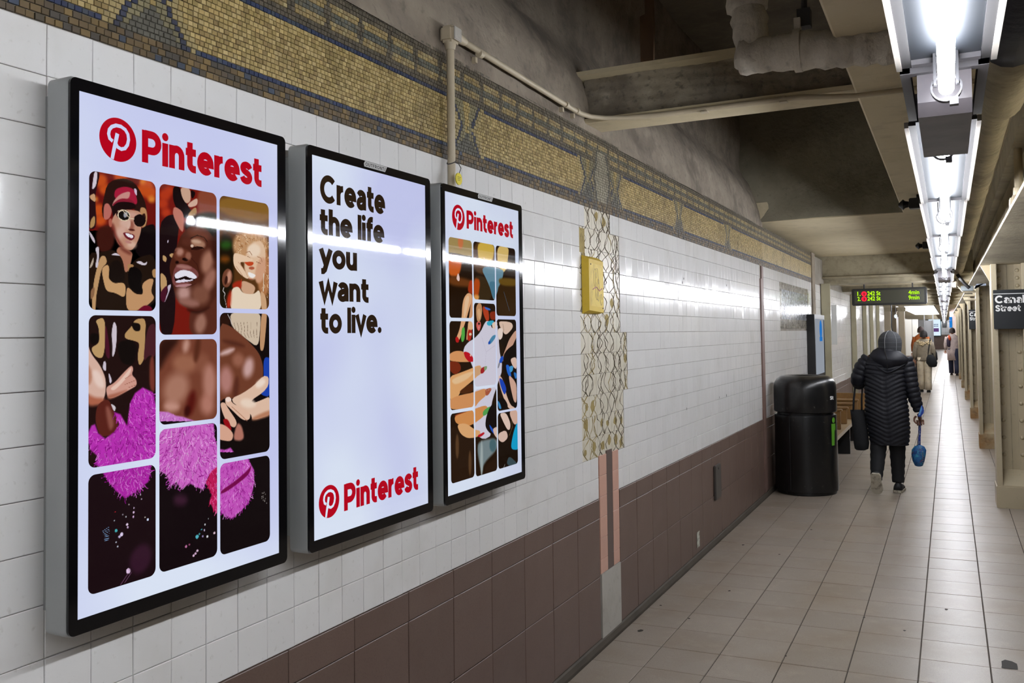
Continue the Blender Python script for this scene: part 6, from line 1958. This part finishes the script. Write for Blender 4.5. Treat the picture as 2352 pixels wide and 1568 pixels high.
def head_mesh(c, h, yaw=0.0, pitch=0.0):
    """skull, face, nose, chin and ears as one surface; faces +y"""
    R = []
    n, k = 24, 20
    for i in range(k + 1):
        t = PI * i / k
        z = -math.cos(t)
        row_ = []
        for j in range(n):
            a = 2 * PI * j / n
            s = math.sin(t)
            x, y = .40 * s * math.cos(a), .47 * s * math.sin(a)
            if z < -.2:
                x *= 1 - .28 * (-.2 - z)
                y = y * (1 - .1 * (-.2 - z)) + .05 * (-.2 - z)
            fr = max(0, math.sin(a)) ** 12
            if -.35 < z < .1:
                y += fr * .11 * math.exp(-((z + .16) / .1) ** 2)          # nose
            y -= max(0, math.sin(a)) ** 3 * .03 * math.exp(-((z - .03) / .08) ** 2) * abs(math.cos(a)) * 3   # eye sockets
            y += fr * .025 * math.exp(-((z + .47) / .05) ** 2)            # lips
            side = abs(math.cos(a)) ** 40
            x += math.copysign(side * .07 * math.exp(-((z + .05) / .13) ** 2), math.cos(a))
            row_.append((x, y, z * .5))
        R.append(row_)
    M = Matrix.Translation(Vector(c)) @ Matrix.Rotation(yaw, 4, 'Z') @ Matrix.Rotation(pitch, 4, 'X') @ Matrix.Scale(h, 4)
    v = [tuple(M @ Vector(p)) for r in R for p in r]
    f = [(i * n + j, i * n + (j + 1) % n, (i + 1) * n + (j + 1) % n, (i + 1) * n + j) for i in range(k) for j in range(n)]
    return v, f


def hand_parts(w, d, side, L=.17):
    """palm and five separate fingers curled round a grip; w wrist, d pointing direction, side -1 left / 1 right (thumb towards -side)"""
    d = Vector(d).normalized()
    s = Vector((side, 0, 0))
    s = (s - d * s.dot(d)).normalized()
    nrm = d.cross(s) * side                                     # out of the palm: fingers curl that way
    w = Vector(w)
    J, E = {}, []

    def put(n, p, r):
        J[n] = (p.x, p.y, p.z, r)
    put('wr', w, .022)
    put('palm', w + d * L * .28, (.034, .016))
    put('kn', w + d * L * .48, (.036, .014))
    E += [('wr', 'palm'), ('palm', 'kn')]
    V, F = skin_body(J, E)
    for i, (o_, ln) in enumerate(((-.028, .40), (-.010, .44), (.009, .41), (.026, .33))):
        b0 = w + d * L * .44 + s * o_ * side
        P = [b0 - d * .01, b0 + d * L * .10]
        a = .0
        for seg in (.40, .32, .28):
            a += .75
            P.append(P[-1] + (d * math.cos(a) + nrm * math.sin(a)) * L * ln * seg)
        J = {f'q{k}': (p.x, p.y, p.z, .0095 - .0009 * k) for k, p in enumerate(P)}
        v, f = skin_body(J, [(f'q{k}', f'q{k + 1}') for k in range(len(P) - 1)])
        o = len(V)
        V += v
        F += [tuple(q + o for q in p) for p in f]
    b0 = w + d * L * .16 - s * side * .026
    P = [b0, b0 + (d * .6 - s * side * .8) * L * .16, b0 + (d * .9 - s * side * .55 + nrm * .3) * L * .30, b0 + (d * 1.0 - s * side * .1 + nrm * .6) * L * .42]
    J = {f'q{k}': (p.x, p.y, p.z, .0115 - .001 * k) for k, p in enumerate(P)}
    v, f = skin_body(J, [(f'q{k}', f'q{k + 1}') for k in range(len(P) - 1)])
    o = len(V)
    return V + v, F + [tuple(q + o for q in p) for p in f]


def loft(m, secs, n=28, cap=True):
    """secs: (x, y, z, rx, ry) level rings"""
    return m.rings([[(x + rx * math.cos(2 * PI * j / n), y + ry * math.sin(2 * PI * j / n), z) for j in range(n)] for x, y, z, rx, ry in secs], cap)


def interp(keys, z):
    for a, b_ in zip(keys[:-1], keys[1:]):
        if (a[0] - z) * (b_[0] - z) <= 0:
            u = (z - a[0]) / (b_[0] - a[0] + 1e-9)
            u = u * u * (3 - 2 * u)
            return [p + (q - p) * u for p, q in zip(a, b_)]
    return keys[0] if abs(z - keys[0][0]) < abs(z - keys[-1][0]) else keys[-1]


def shoe(m, toe, heel, w, sole_h=.025, up=.07):
    """a shoe from heel to toe, with sole; returns (upper verts builder, sole builder)"""
    a, b_ = Vector(heel), Vector(toe)
    d = b_ - a
    L = d.length
    d.normalize()
    s = d.cross(Vector((0, 0, 1))).normalized()
    n = s.cross(d)
    out = []
    for t, ww, hh in ((-.02, .6, .75), (.06, .85, 1.0), (.22, .9, 1.1), (.38, .86, 1.0), (.55, .98, .72), (.75, 1.05, .58), (.92, .8, .45), (1.0, .4, .3)):
        out.append((a + d * L * t, w * ww / 2, up * hh))
    R1, R2 = [], []
    for p, hw, hh in out:
        R1.append([p + s * hw * math.cos(q) + n * (sole_h + max(0, math.sin(q)) * hh) for q in [2 * PI * j / 16 for j in range(16)]])
        R2.append([p + s * hw * 1.07 * cx + n * cz for cx, cz in ((-1, 0), (1, 0), (1.02, sole_h), (-1.02, sole_h))])
    return MB().rings([[tuple(q) for q in r] for r in R1]), MB().rings([[tuple(q) for q in r] for r in R2])


def puffer_tube(m, P, r, pitch, n=20, amp=.010):
    """a quilted sleeve along a path"""
    P = [Vector(p) for p in P]
    Q, RR = [], []
    acc = 0
    for i in range(len(P) - 1):
        L = (P[i + 1] - P[i]).length
        k = max(2, int(L / .006))
        for q in range(k):
            u = q / k
            Q.append(P[i].lerp(P[i + 1], u))
            RR.append(r[i] + (r[i + 1] - r[i]) * u + amp * (abs(math.sin(PI * acc / pitch)) ** .6 - .6))
            acc += L / k
    Q.append(P[-1])
    RR.append(r[-1])
    sm = list(Q)
    for _ in range(6):
        sm = [sm[0]] + [(sm[i - 1] + sm[i] * 2 + sm[i + 1]) / 4 for i in range(1, len(sm) - 1)] + [sm[-1]]
    m.tube(sm, RR, n)
    return m


# --- woman in the long quilted coat, seen from behind
coat_m = mat('black_quilted_nylon', '14151d', .55, spec=.35, bump=((60, .12),))
hood_m = mat('dark_knit_hood', '34363a', .8, bump=((120, .3),))
line_m = mat('pale_seam', '7d7f82', .7)
trous_m = mat('black_trousers', '101115', .8, bump=((12, .1),))
X0, Y0, G = 1.09, 9.6, fz(1.09)
t = thing('person', 'person walking away in a long black quilted coat and dark striped hood', 'person', (X0, Y0, G))
J = {'pel': (1.09, Y0, .90, (.15, .11)), 'bel': (1.09, Y0, 1.03, (.14, .10)), 'chest': (1.095, Y0, 1.24, (.155, .105)), 'neckb': (1.115, Y0 + .005, 1.40, .06), 'neck': (1.13, Y0 + .03, 1.46, .05),
     'ls': (.95, Y0, 1.345, .06), 'le': (.835, Y0 + .01, 1.135, .045), 'lw': (.86, Y0 + .22, 1.10, .032),
     'rs': (1.265, Y0, 1.345, .06), 're': (1.325, Y0 - .02, 1.07, .045), 'rw': (1.385, Y0 + .02, .825, .03),
     'lh': (1.01, Y0, .84, .09), 'lk': (1.005, Y0 - .05, .44, .06), 'la': (.995, Y0 - .20, .17, .04), 'rh': (1.17, Y0, .84, .09), 'rk': (1.18, Y0 + .06, .46, .06), 'ra': (1.178, Y0 + .08, .115, .04)}
E = [('pel', 'bel'), ('bel', 'chest'), ('chest', 'neckb'), ('neckb', 'neck'), ('chest', 'ls'), ('ls', 'le'), ('le', 'lw'), ('chest', 'rs'), ('rs', 're'), ('re', 'rw'), ('pel', 'lh'), ('lh', 'lk'), ('lk', 'la'), ('pel', 'rh'), ('rh', 'rk'), ('rk', 'ra')]
v, f = skin_body(J, E)
bd = MB().add(v, f)
v, f = head_mesh((1.138, Y0 + .045, 1.535), .20, 0, -.25)
bd.add(v, f)
v, f = hand_parts((1.387, Y0 + .022, .815), (.12, .05, -1), 1)
bd.add(v, f)
v, f = hand_parts((.862, Y0 + .235, 1.10), (.1, 1, -.05), -1)
bd.add(v, f)
bd.build('body', skin_d, t, smooth='all', fixn=False)
# coat: quilted rings, V-shaped over the back
keys = [(1.43, 1.115, .075, .07), (1.40, 1.11, .12, .09), (1.36, 1.10, .185, .115), (1.28, 1.092, .195, .135), (1.18, 1.085, .192, .14), (1.06, 1.087, .193, .145), (.98, 1.09, .192, .145), (.81, 1.094, .201, .158), (.64, 1.108, .193, .155), (.56, 1.11, .184, .148), (.497, 1.11, .174, .14)]
n = 72
R = []
zz = 1.43
while zz > .495:
    _, cx, rx, ry = interp(keys, zz)
    ring = []
    for j in range(n):
        a = 2 * PI * j / n
        ex = math.cos(a)
        back = max(0, -math.sin(a))
        drop = (.11 * (1 - abs(ex)) - .03) * back                        # seams dip to the middle of the back
        ph = (zz + (drop if zz < 1.2 else drop * .3)) / .043
        q = abs(math.sin(PI * ph)) ** .55
        seam = 1 if zz > 1.25 else (1 - .8 * math.exp(-((ex) / .02) ** 2) * (back > .5))
        bulge = .012 * (q - .5) * seam - (.006 * math.exp(-(ex / .025) ** 2) * (back > .5))
        hem = .02 * math.sin(3 * a + 1) * max(0, (.62 - zz)) * 2
        k = 1 + (bulge + hem * .2) / .17
        sq = (abs(ex) ** 2.6 + abs(math.sin(a)) ** 2.6) ** (-1 / 2.6)
        ring.append((cx + rx * k * ex * sq, Y0 + ry * k * math.sin(a) * sq, zz))
    R.append(ring)
    zz -= .0052
MB().rings(R).build('coat', coat_m, t, smooth='all')
puffer_tube(MB(), [(.945, Y0, 1.365), (.875, Y0 + .0, 1.27), (.832, Y0 + .005, 1.15), (.835, Y0 + .05, 1.105), (.858, Y0 + .215, 1.10)], [.068, .072, .072, .068, .05], .05).build('sleeve', coat_m, t, smooth='all')
puffer_tube(MB(), [(1.268, Y0, 1.362), (1.30, Y0 - .005, 1.24), (1.325, Y0 - .01, 1.08), (1.355, Y0, .95), (1.388, Y0 + .02, .835)], [.070, .074, .068, .060, .044], .05).build('sleeve', coat_m, t, smooth='all')
# hood of the coat lying on the back
ol = [(.955, 1.395), (.985, 1.44), (1.03, 1.465), (1.10, 1.468), (1.17, 1.455), (1.235, 1.425), (1.315, 1.355), (1.295, 1.315), (1.25, 1.285), (1.18, 1.245), (1.12, 1.222), (1.07, 1.245), (1.02, 1.28), (.975, 1.34)]
R = []
for k in range(9):
    u = k / 8
    s_ = 1 - u * .92
    R.append([(1.125 + (x - 1.125) * s_, Y0 - .095 - .075 * (1 - (1 - u) ** 2.2) + .05 * max(0, (z - 1.40)) / .06 * (1 - u), 1.35 + (z - 1.35) * s_) for x, z in ol])
R.insert(0, [(x, Y0 - .03, z) for x, z in ol])
hm = MB().rings(R)
hm.build('coat_hood', coat_m, t, smooth='all')
ed = smooth([(.955, 1.395), (.975, 1.34), (1.02, 1.28), (1.07, 1.245), (1.12, 1.222), (1.18, 1.245), (1.25, 1.285), (1.295, 1.315), (1.315, 1.355)], 4)
MB().tube([(x, Y0 - .155 + .11 * (abs(x - 1.125) / .19) ** 2.2, z) for x, z in ed], .009, 8).build('hood_edge', coat_m, t, smooth='all')
MB().tube([(1.09, Y0 - .10, 1.47), (1.12, Y0 - .172, 1.36), (1.12, Y0 - .15, 1.25)], .004, 6).build('hood_seam', mat('dark_seam', '07070a', .6), t)
MB().rings([[(1.118 + r_ * 1.05 * math.cos(2 * PI * j / 28), Y0 + .012 + r_ * math.sin(2 * PI * j / 28), z) for j in range(28)] for r_, z in ((.115, 1.40), (.112, 1.43), (.104, 1.455), (.09, 1.465), (.075, 1.45))], cap=False).build('collar', coat_m, t, smooth='all')
# knitted hood on the head
hc = Vector((1.138, Y0 + .03, 1.515))
R = []
for i in range(15):
    u = i / 14
    z = .12 - .235 * u
    r_ = .114 * math.sqrt(max(0.0004, 1 - ((z - .0) / .1205) ** 2)) if z > 0 else .114 - .010 * (-z / .1) ** 2
    R.append([(hc.x + r_ * math.cos(2 * PI * j / 32) * .98, hc.y + r_ * 1.1 * math.sin(2 * PI * j / 32), hc.z + z) for j in range(32)])
kh = MB().rings(R, cap=False).build('knit_hood', hood_m, t, smooth='all')
for ang in (-1.95, -.95):
    P = []
    for i in range(13):
        u = i / 12
        z = .119 - .22 * u
        r_ = (.114 * math.sqrt(max(.0004, 1 - (z / .1205) ** 2)) if z > 0 else .114 - .010 * (-z / .1) ** 2) + .001
        P.append((hc.x + r_ * math.cos(ang) * .98, hc.y + r_ * 1.1 * math.sin(ang), hc.z + z))
    MB().tube(P, .0028, 6).build('stripe', line_m, kh)
for z in (.045, .0, -.045):
    r_ = .1145 * math.sqrt(1 - (z / .1205) ** 2) if z > 0 else .1145 - .010 * (-z / .1) ** 2
    P = [(hc.x + r_ * math.cos(a) * .98, hc.y + r_ * 1.1 * math.sin(a), hc.z + z) for a in [-2.9 + .165 * j for j in range(17)]]
    MB().tube(P, .0018, 5).build('stripe', mat('grey_stripe', '55585c', .8), kh)
for nm_, secs in (('l', [(1.015, Y0, .86, .10, .12), (1.015, Y0 - .01, .6, .085, .10), (1.008, Y0 - .05, .42, .074, .085), (1.0, Y0 - .12, .28, .064, .072), (.996, Y0 - .185, .165, .052, .058)]), ('r', [(1.17, Y0, .86, .10, .12), (1.178, Y0 + .03, .6, .082, .10), (1.18, Y0 + .06, .42, .074, .085), (1.179, Y0 + .075, .25, .064, .072), (1.178, Y0 + .075, .115, .056, .066)])):
    ks = []
    for a, b_ in zip(secs[:-1], secs[1:]):
        for q in range(6):
            u = q / 6
            ks.append(tuple(p + (r - p) * u + (.003 * math.sin(q * 2.1 + b_[2] * 40) if i in (3, 4) else 0) for i, (p, r) in enumerate(zip(a, b_))))
    ks.append(secs[-1])
    loft(MB(), ks).build('trouser_leg', trous_m, t, smooth='all')
shoe_m = mat('black_trainer', '15161a', .6)
sole_m = mat('pale_rubber_sole', 'b4ad9c', .6, noise=((30, .5, .65, '5d5648', .7),))
u_, s_ = shoe(None, (1.0, Y0 - .215, G + .012), (.992, Y0 - .275, G + .215), .098)
so = u_.build('shoe', shoe_m, t, smooth='all')
s_.build('sole', sole_m, so)
u_, s_ = shoe(None, (1.19, Y0 + .24, G + .004), (1.176, Y0 - .01, G + .004), .10)
so = u_.build('shoe', shoe_m, t, smooth='all')
s_.build('sole', sole_m, so)

# her tote bag and blue pouch
tote_m = mat('black_canvas', '17181b', .85, bump=((90, .25),))
g = thing('tote_bag', 'large flat black tote bag hanging from the left arm in the quilted coat', 'bag', (.83, Y0 - .05, .6))
ks = []
for z, xa, xb, d in ((.43, .80, .885, .03), (.445, .785, .915, .045), (.5, .777, .925, .052), (.6, .772, .918, .055), (.7, .764, .908, .05), (.78, .757, .897, .035), (.835, .752, .888, .016)):
    ks.append(((xa + xb) / 2, Y0 - .02, z, (xb - xa) / 2, d))
loft(MB(), ks, 24).build('body', tote_m, g, smooth='all')
for dy in (-.035, -.005):
    MB().tube([(.782, Y0 + dy, .82), (.788, Y0 + dy + .02, .95), (.80, Y0 + .06, 1.08), (.835, Y0 + .08, 1.172), (.868, Y0 + .06, 1.08), (.862, Y0 + dy + .02, .95), (.862, Y0 + dy, .83)], .009, 8, flat=.35).build('strap', tote_m, g, smooth='all')
blue_m = mat('blue_print_cloth', '1f5f98', .6, noise=((22, .45, .6, '12306c', .8), (30, .56, .66, '38a0b4', .7), (26, .62, .7, '7c3c30', .8)))
strap_m = mat('blue_woven_strap', '22358a', .6, noise=((60, .5, .6, '8fa4c8', .6),))
g = thing('blue_pouch', 'small blue patterned pouch dangling on a strap from the right hand', 'pouch', (1.378, Y0 + .03, .45))
P = [(1.395, Y0 + .035, .80), (1.392, Y0 + .04, .72), (1.388, Y0 + .035, .64), (1.384, Y0 + .03, .56), (1.380, Y0 + .03, .49)]
MB().tube(P, [.014, .012, .013, .011, .014], 8, flat=.4).build('strap', strap_m, g, smooth='all')
MB().tube([(1.388, Y0 + .025, .64), (1.368, Y0 + .02, .56), (1.360, Y0 + .02, .49)], .0035, 6).build('cord', line_m, g)
loft(MB(), [(1.372, Y0 + .03, .288, .02, .02), (1.372, Y0 + .03, .295, .036, .035), (1.370, Y0 + .03, .34, .054, .045), (1.372, Y0 + .03, .40, .065, .048), (1.378, Y0 + .03, .45, .066, .042), (1.382, Y0 + .03, .485, .045, .03), (1.382, Y0 + .03, .50, .014, .012)], 20).build('pouch', blue_m, g, smooth='all')
m = MB()
for k in range(7):
    m.tube([(1.405, Y0 - .012, .33 + .018 * k), (1.418, Y0 - .014, .335 + .018 * k)], .003, 5)
m.build('stitching', line_m, g)
g = thing('folded_umbrella', 'blue folded cloth tip sticking up above the right hand', 'cloth', (1.41, Y0 - 0.035, .83))
MB().add([(1.376, Y0 - 0.060, .79), (1.415, Y0 - 0.065, .90), (1.435, Y0 - 0.055, .85), (1.43, Y0 - 0.050, .82), (1.40, Y0 - 0.045, .78), (1.376, Y0 - 0.020, .79), (1.415, Y0 - 0.025, .90), (1.435, Y0 - 0.025, .85), (1.43, Y0 - 0.025, .82), (1.40, Y0 - 0.025, .78)], [(0, 1, 2, 3, 4), (5, 9, 8, 7, 6), (0, 5, 6, 1), (1, 6, 7, 2), (2, 7, 8, 3), (3, 8, 9, 4), (4, 9, 5, 0)]).build('fold', mat('royal_blue_cloth', '2a4db0', .5), g)
MB().add([(1.384, Y0 - 0.067, .80), (1.412, Y0 - 0.069, .895), (1.420, Y0 - 0.068, .86), (1.398, Y0 - 0.067, .80)], [(0, 1, 2, 3)]).build('pale_fold', mat('sky_blue_cloth', '5c94d0', .5), g)


# --- people farther off
def walker(name_label, x, y, h, coat_c, trous_c, hair_c, skin, wide=1.0, long_coat=.0, stride=.12, shoes='1a1714', lean=0, arm=(0, 0), fur=None, face=0.0):
    """a whole figure of height h standing at x, y and looking along +y, dressed in jacket, trousers and shoes"""
    g0 = fz(x)
    k = h / 1.7
    t = thing('person', name_label, 'person', (x, y, g0))

    def p(a, b_, c_, r):
        rr_ = tuple(q * k for q in r) if isinstance(r, tuple) else r * k
        return (x + a * k + lean * c_ * k, y + b_ * k, g0 + c_ * k, rr_)
    J = {'pel': p(0, 0, .95, (.14, .10)), 'bel': p(0, 0, 1.1, (.13, .09)), 'chest': p(0, 0, 1.28, (.15, .10)), 'neck': p(0, 0, 1.46, .05), 'ls': p(-.17, 0, 1.37, .055), 'le': p(-.23, -.02 + arm[0] * .4, 1.12, .042), 'lw': p(-.24, .03 + arm[0], .9, .03), 'rs': p(.17, 0, 1.37, .055), 're': p(.23, -.02 + arm[1] * .4, 1.12, .042), 'rw': p(.24, .03 + arm[1], .9, .03), 'lh': p(-.085, 0, .88, .085), 'lk': p(-.09, stride * .6, .5, .058), 'la': p(-.09, stride, .09, .04), 'rh': p(.085, 0, .88, .085), 'rk': p(.09, -stride * .2, .5, .058), 'ra': p(.09, -stride, .1, .04)}
    v, f = skin_body(J, [('pel', 'bel'), ('bel', 'chest'), ('chest', 'neck'), ('chest', 'ls'), ('ls', 'le'), ('le', 'lw'), ('chest', 'rs'), ('rs', 're'), ('re', 'rw'), ('pel', 'lh'), ('lh', 'lk'), ('lk', 'la'), ('pel', 'rh'), ('rh', 'rk'), ('rk', 'ra')])
    bd = MB().add(v, f)
    hx = x + lean * 1.58 * k
    v, f = head_mesh((hx, y + .02 * k, g0 + 1.585 * k), .225 * k, face)
    bd.add(v, f)
    for sx, wn in ((-1, 'lw'), (1, 'rw')):
        q = J[wn]
        v, f = hand_parts((q[0], q[1], q[2]), (0, .15, -1), sx, .17 * k)
        bd.add(v, f)
    bd.build('body', skin, t, smooth='all', fixn=False)
    cm = mat('cloth_' + coat_c, coat_c, .85, bump=((30, .2),), noise=((12, .45, .7, '%02x%02x%02x' % tuple(int(int(coat_c[i:i + 2], 16) * .75) for i in (0, 2, 4)), .6),))
    tm = mat('cloth_' + trous_c, trous_c, .85, bump=((14, .2),), noise=((8, .45, .7, '%02x%02x%02x' % tuple(int(int(trous_c[i:i + 2], 16) * .75) for i in (0, 2, 4)), .6),))
    z0 = .88 - long_coat

    def S(a, b_, c_, rx, ry):
        return (x + a * k + lean * c_ * k, y + b_ * k, g0 + c_ * k, rx * k, ry * k)
    loft(MB(), [S(0, 0, 1.47, .07, .07), S(0, 0, 1.43, .13, .10), S(0, 0, 1.36, .205, .13), S(0, 0, 1.2, .20, .145), S(0, 0, 1.03, .185, .14), S(0, 0, .9, .195, .145), S(0, 0, z0, .2, .145)]).build('jacket', cm, t, smooth='all')
    for a_, b2, c2 in (('ls', 'le', 'lw'), ('rs', 're', 'rw')):
        q = [Vector(J[i][:3]) for i in (a_, b2, c2)]
        q[2] = q[1].lerp(q[2], .92)
        MB().tube([q[0], q[0].lerp(q[1], .5), q[1], q[1].lerp(q[2], .5), q[2]], [.072 * k, .07 * k, .064 * k, .056 * k, .046 * k], 14).build('sleeve', cm, t, smooth='all')
    for sx, kn, an in ((-1, 'lk', 'la'), (1, 'rk', 'ra')):
        q, a = J[kn], J[an]
        loft(MB(), [S(sx * .085, 0, .96, .10, .13), S(sx * .088, stride * .2 * -sx, .75, .098 * wide, .12 * wide), (q[0], q[1], q[2], .085 * wide * k, .095 * wide * k), ((q[0] + a[0]) / 2, (q[1] + a[1]) / 2, (q[2] + a[2]) / 2, .08 * wide * k, .09 * wide * k), (a[0], a[1], g0 + .07 * k, .078 * wide * k, .095 * wide * k)]).build('trouser_leg', tm, t, smooth='all')
        u_, s_ = shoe(None, (a[0], a[1] + .17 * k, g0 + .003), (a[0], a[1] - .08 * k, g0 + .003), .095 * k)
        so = u_.build('shoe', mat('shoe_' + shoes, shoes, .6), t, smooth='all')
        s_.build('sole', black_p, so)
    hm = mat('hair_' + hair_c, hair_c, .7, bump=((60, .4),))
    R = []
    for i in range(11):
        u = i / 10
        z = .13 - .2 * u
        r_ = .098 * math.sqrt(max(.001, 1 - (max(z, 0) / .1305) ** 2))
        R.append([(hx + r_ * k * math.cos(2 * PI * j / 24), y + .0 + r_ * 1.15 * k * math.sin(2 * PI * j / 24) - (.012 * k if z < 0 else 0), g0 + (1.585 + z) * k) for j in range(24)])
    # open at the face: keep the back and sides below the brow
    R = [[(px, min(py, y + .06 * k) if i > 4 else py, pz) for px, py, pz in r] for i, r in enumerate(R)]
    MB().rings(R, cap=False).build('hair', hm, t, smooth='all')
    if fur:
        m = MB()
        q = random.Random(4)
        for _ in range(260):
            a = q.uniform(0, 2 * PI)
            rr_ = q.uniform(.085, .17)
            m.ball((hx + rr_ * 1.1 * k * math.cos(a), y - .02 * k + rr_ * .8 * k * math.sin(a), g0 + (1.40 + q.uniform(-.06, .03) + .05 * math.sin(a)) * k), .022 * k, .022 * k, .022 * k, 6, 4)
        m.build('fur_collar', mat('cream_fur', fur, .95), t, smooth='all')
    return t


walker('person in a beige jacket with a pale fur collar and wide trousers', 1.075, 25.3, 1.60, '8f8472', 'd8ccb4', '1c1614', skin_l, 1.08, .02, .10, fur='cdb994')
g = thing('shoulder_bag', 'slouchy black shoulder bag at the side of the person in beige', 'bag', (1.27, 25.25, .85))
loft(MB(), [(1.27, 25.2, .67, .05, .05), (1.265, 25.2, .69, .10, .08), (1.25, 25.2, .78, .135, .10), (1.235, 25.2, .9, .115, .08), (1.22, 25.2, .99, .06, .04)], 20).build('body', tote_m, g, smooth='all')
MB().tube([(1.16, 25.2, .95), (1.20, 25.18, 1.2), (1.23, 25.22, 1.42), (1.25, 25.3, 1.2), (1.29, 25.22, .95)], .012, 8).build('strap', tote_m, g, smooth='all')
walker('person in an orange jacket, half hidden behind the one in beige', .86, 31.0, 1.72, 'b8622a', '2c2a30', '3a2a28', skin_l, 1.0, .0, .1)
g = thing('black_holdall', 'black bag carried beside the person in the orange jacket', 'bag', (1.2, 30.9, .8))
loft(MB(), [(1.22, 30.9, .66, .09, .12), (1.22, 30.9, .70, .11, .16), (1.21, 30.9, .9, .105, .15), (1.20, 30.9, 1.0, .07, .1)], 20).build('body', tote_m, g, smooth='all')
MB().tube([(1.12, 30.9, .95), (1.11, 30.9, 1.1), (1.15, 30.9, 1.14), (1.24, 30.9, 1.1), (1.26, 30.9, .96)], .015, 8).build('handle', tote_m, g, smooth='all')
walker('person in a long pale coat and jeans leaning by the far pink-white pier', 1.80, 34.5, 1.66, 'c3b2ae', '262b44', '2c2220', skin_l, 1.0, .34, .2, shoes='3a2a20', lean=-.02)
g = thing('orange_bag', 'orange and dark purple bag beside the person in the long pale coat', 'bag', (1.66, 34.4, 1.2))
loft(MB(), [(1.66, 34.4, 1.02, .03, .05), (1.65, 34.4, 1.08, .06, .07), (1.65, 34.4, 1.25, .065, .08), (1.66, 34.4, 1.36, .04, .05)], 16).build('body', mat('dark_purple', '33283c', .7), g, smooth='all')
loft(MB(), [(1.685, 34.37, 1.26, .045, .06), (1.68, 34.37, 1.36, .045, .06), (1.66, 34.37, 1.44, .015, .02)], 16).build('orange_flap', mat('orange_nylon', 'd8562c', .6), g, smooth='all')
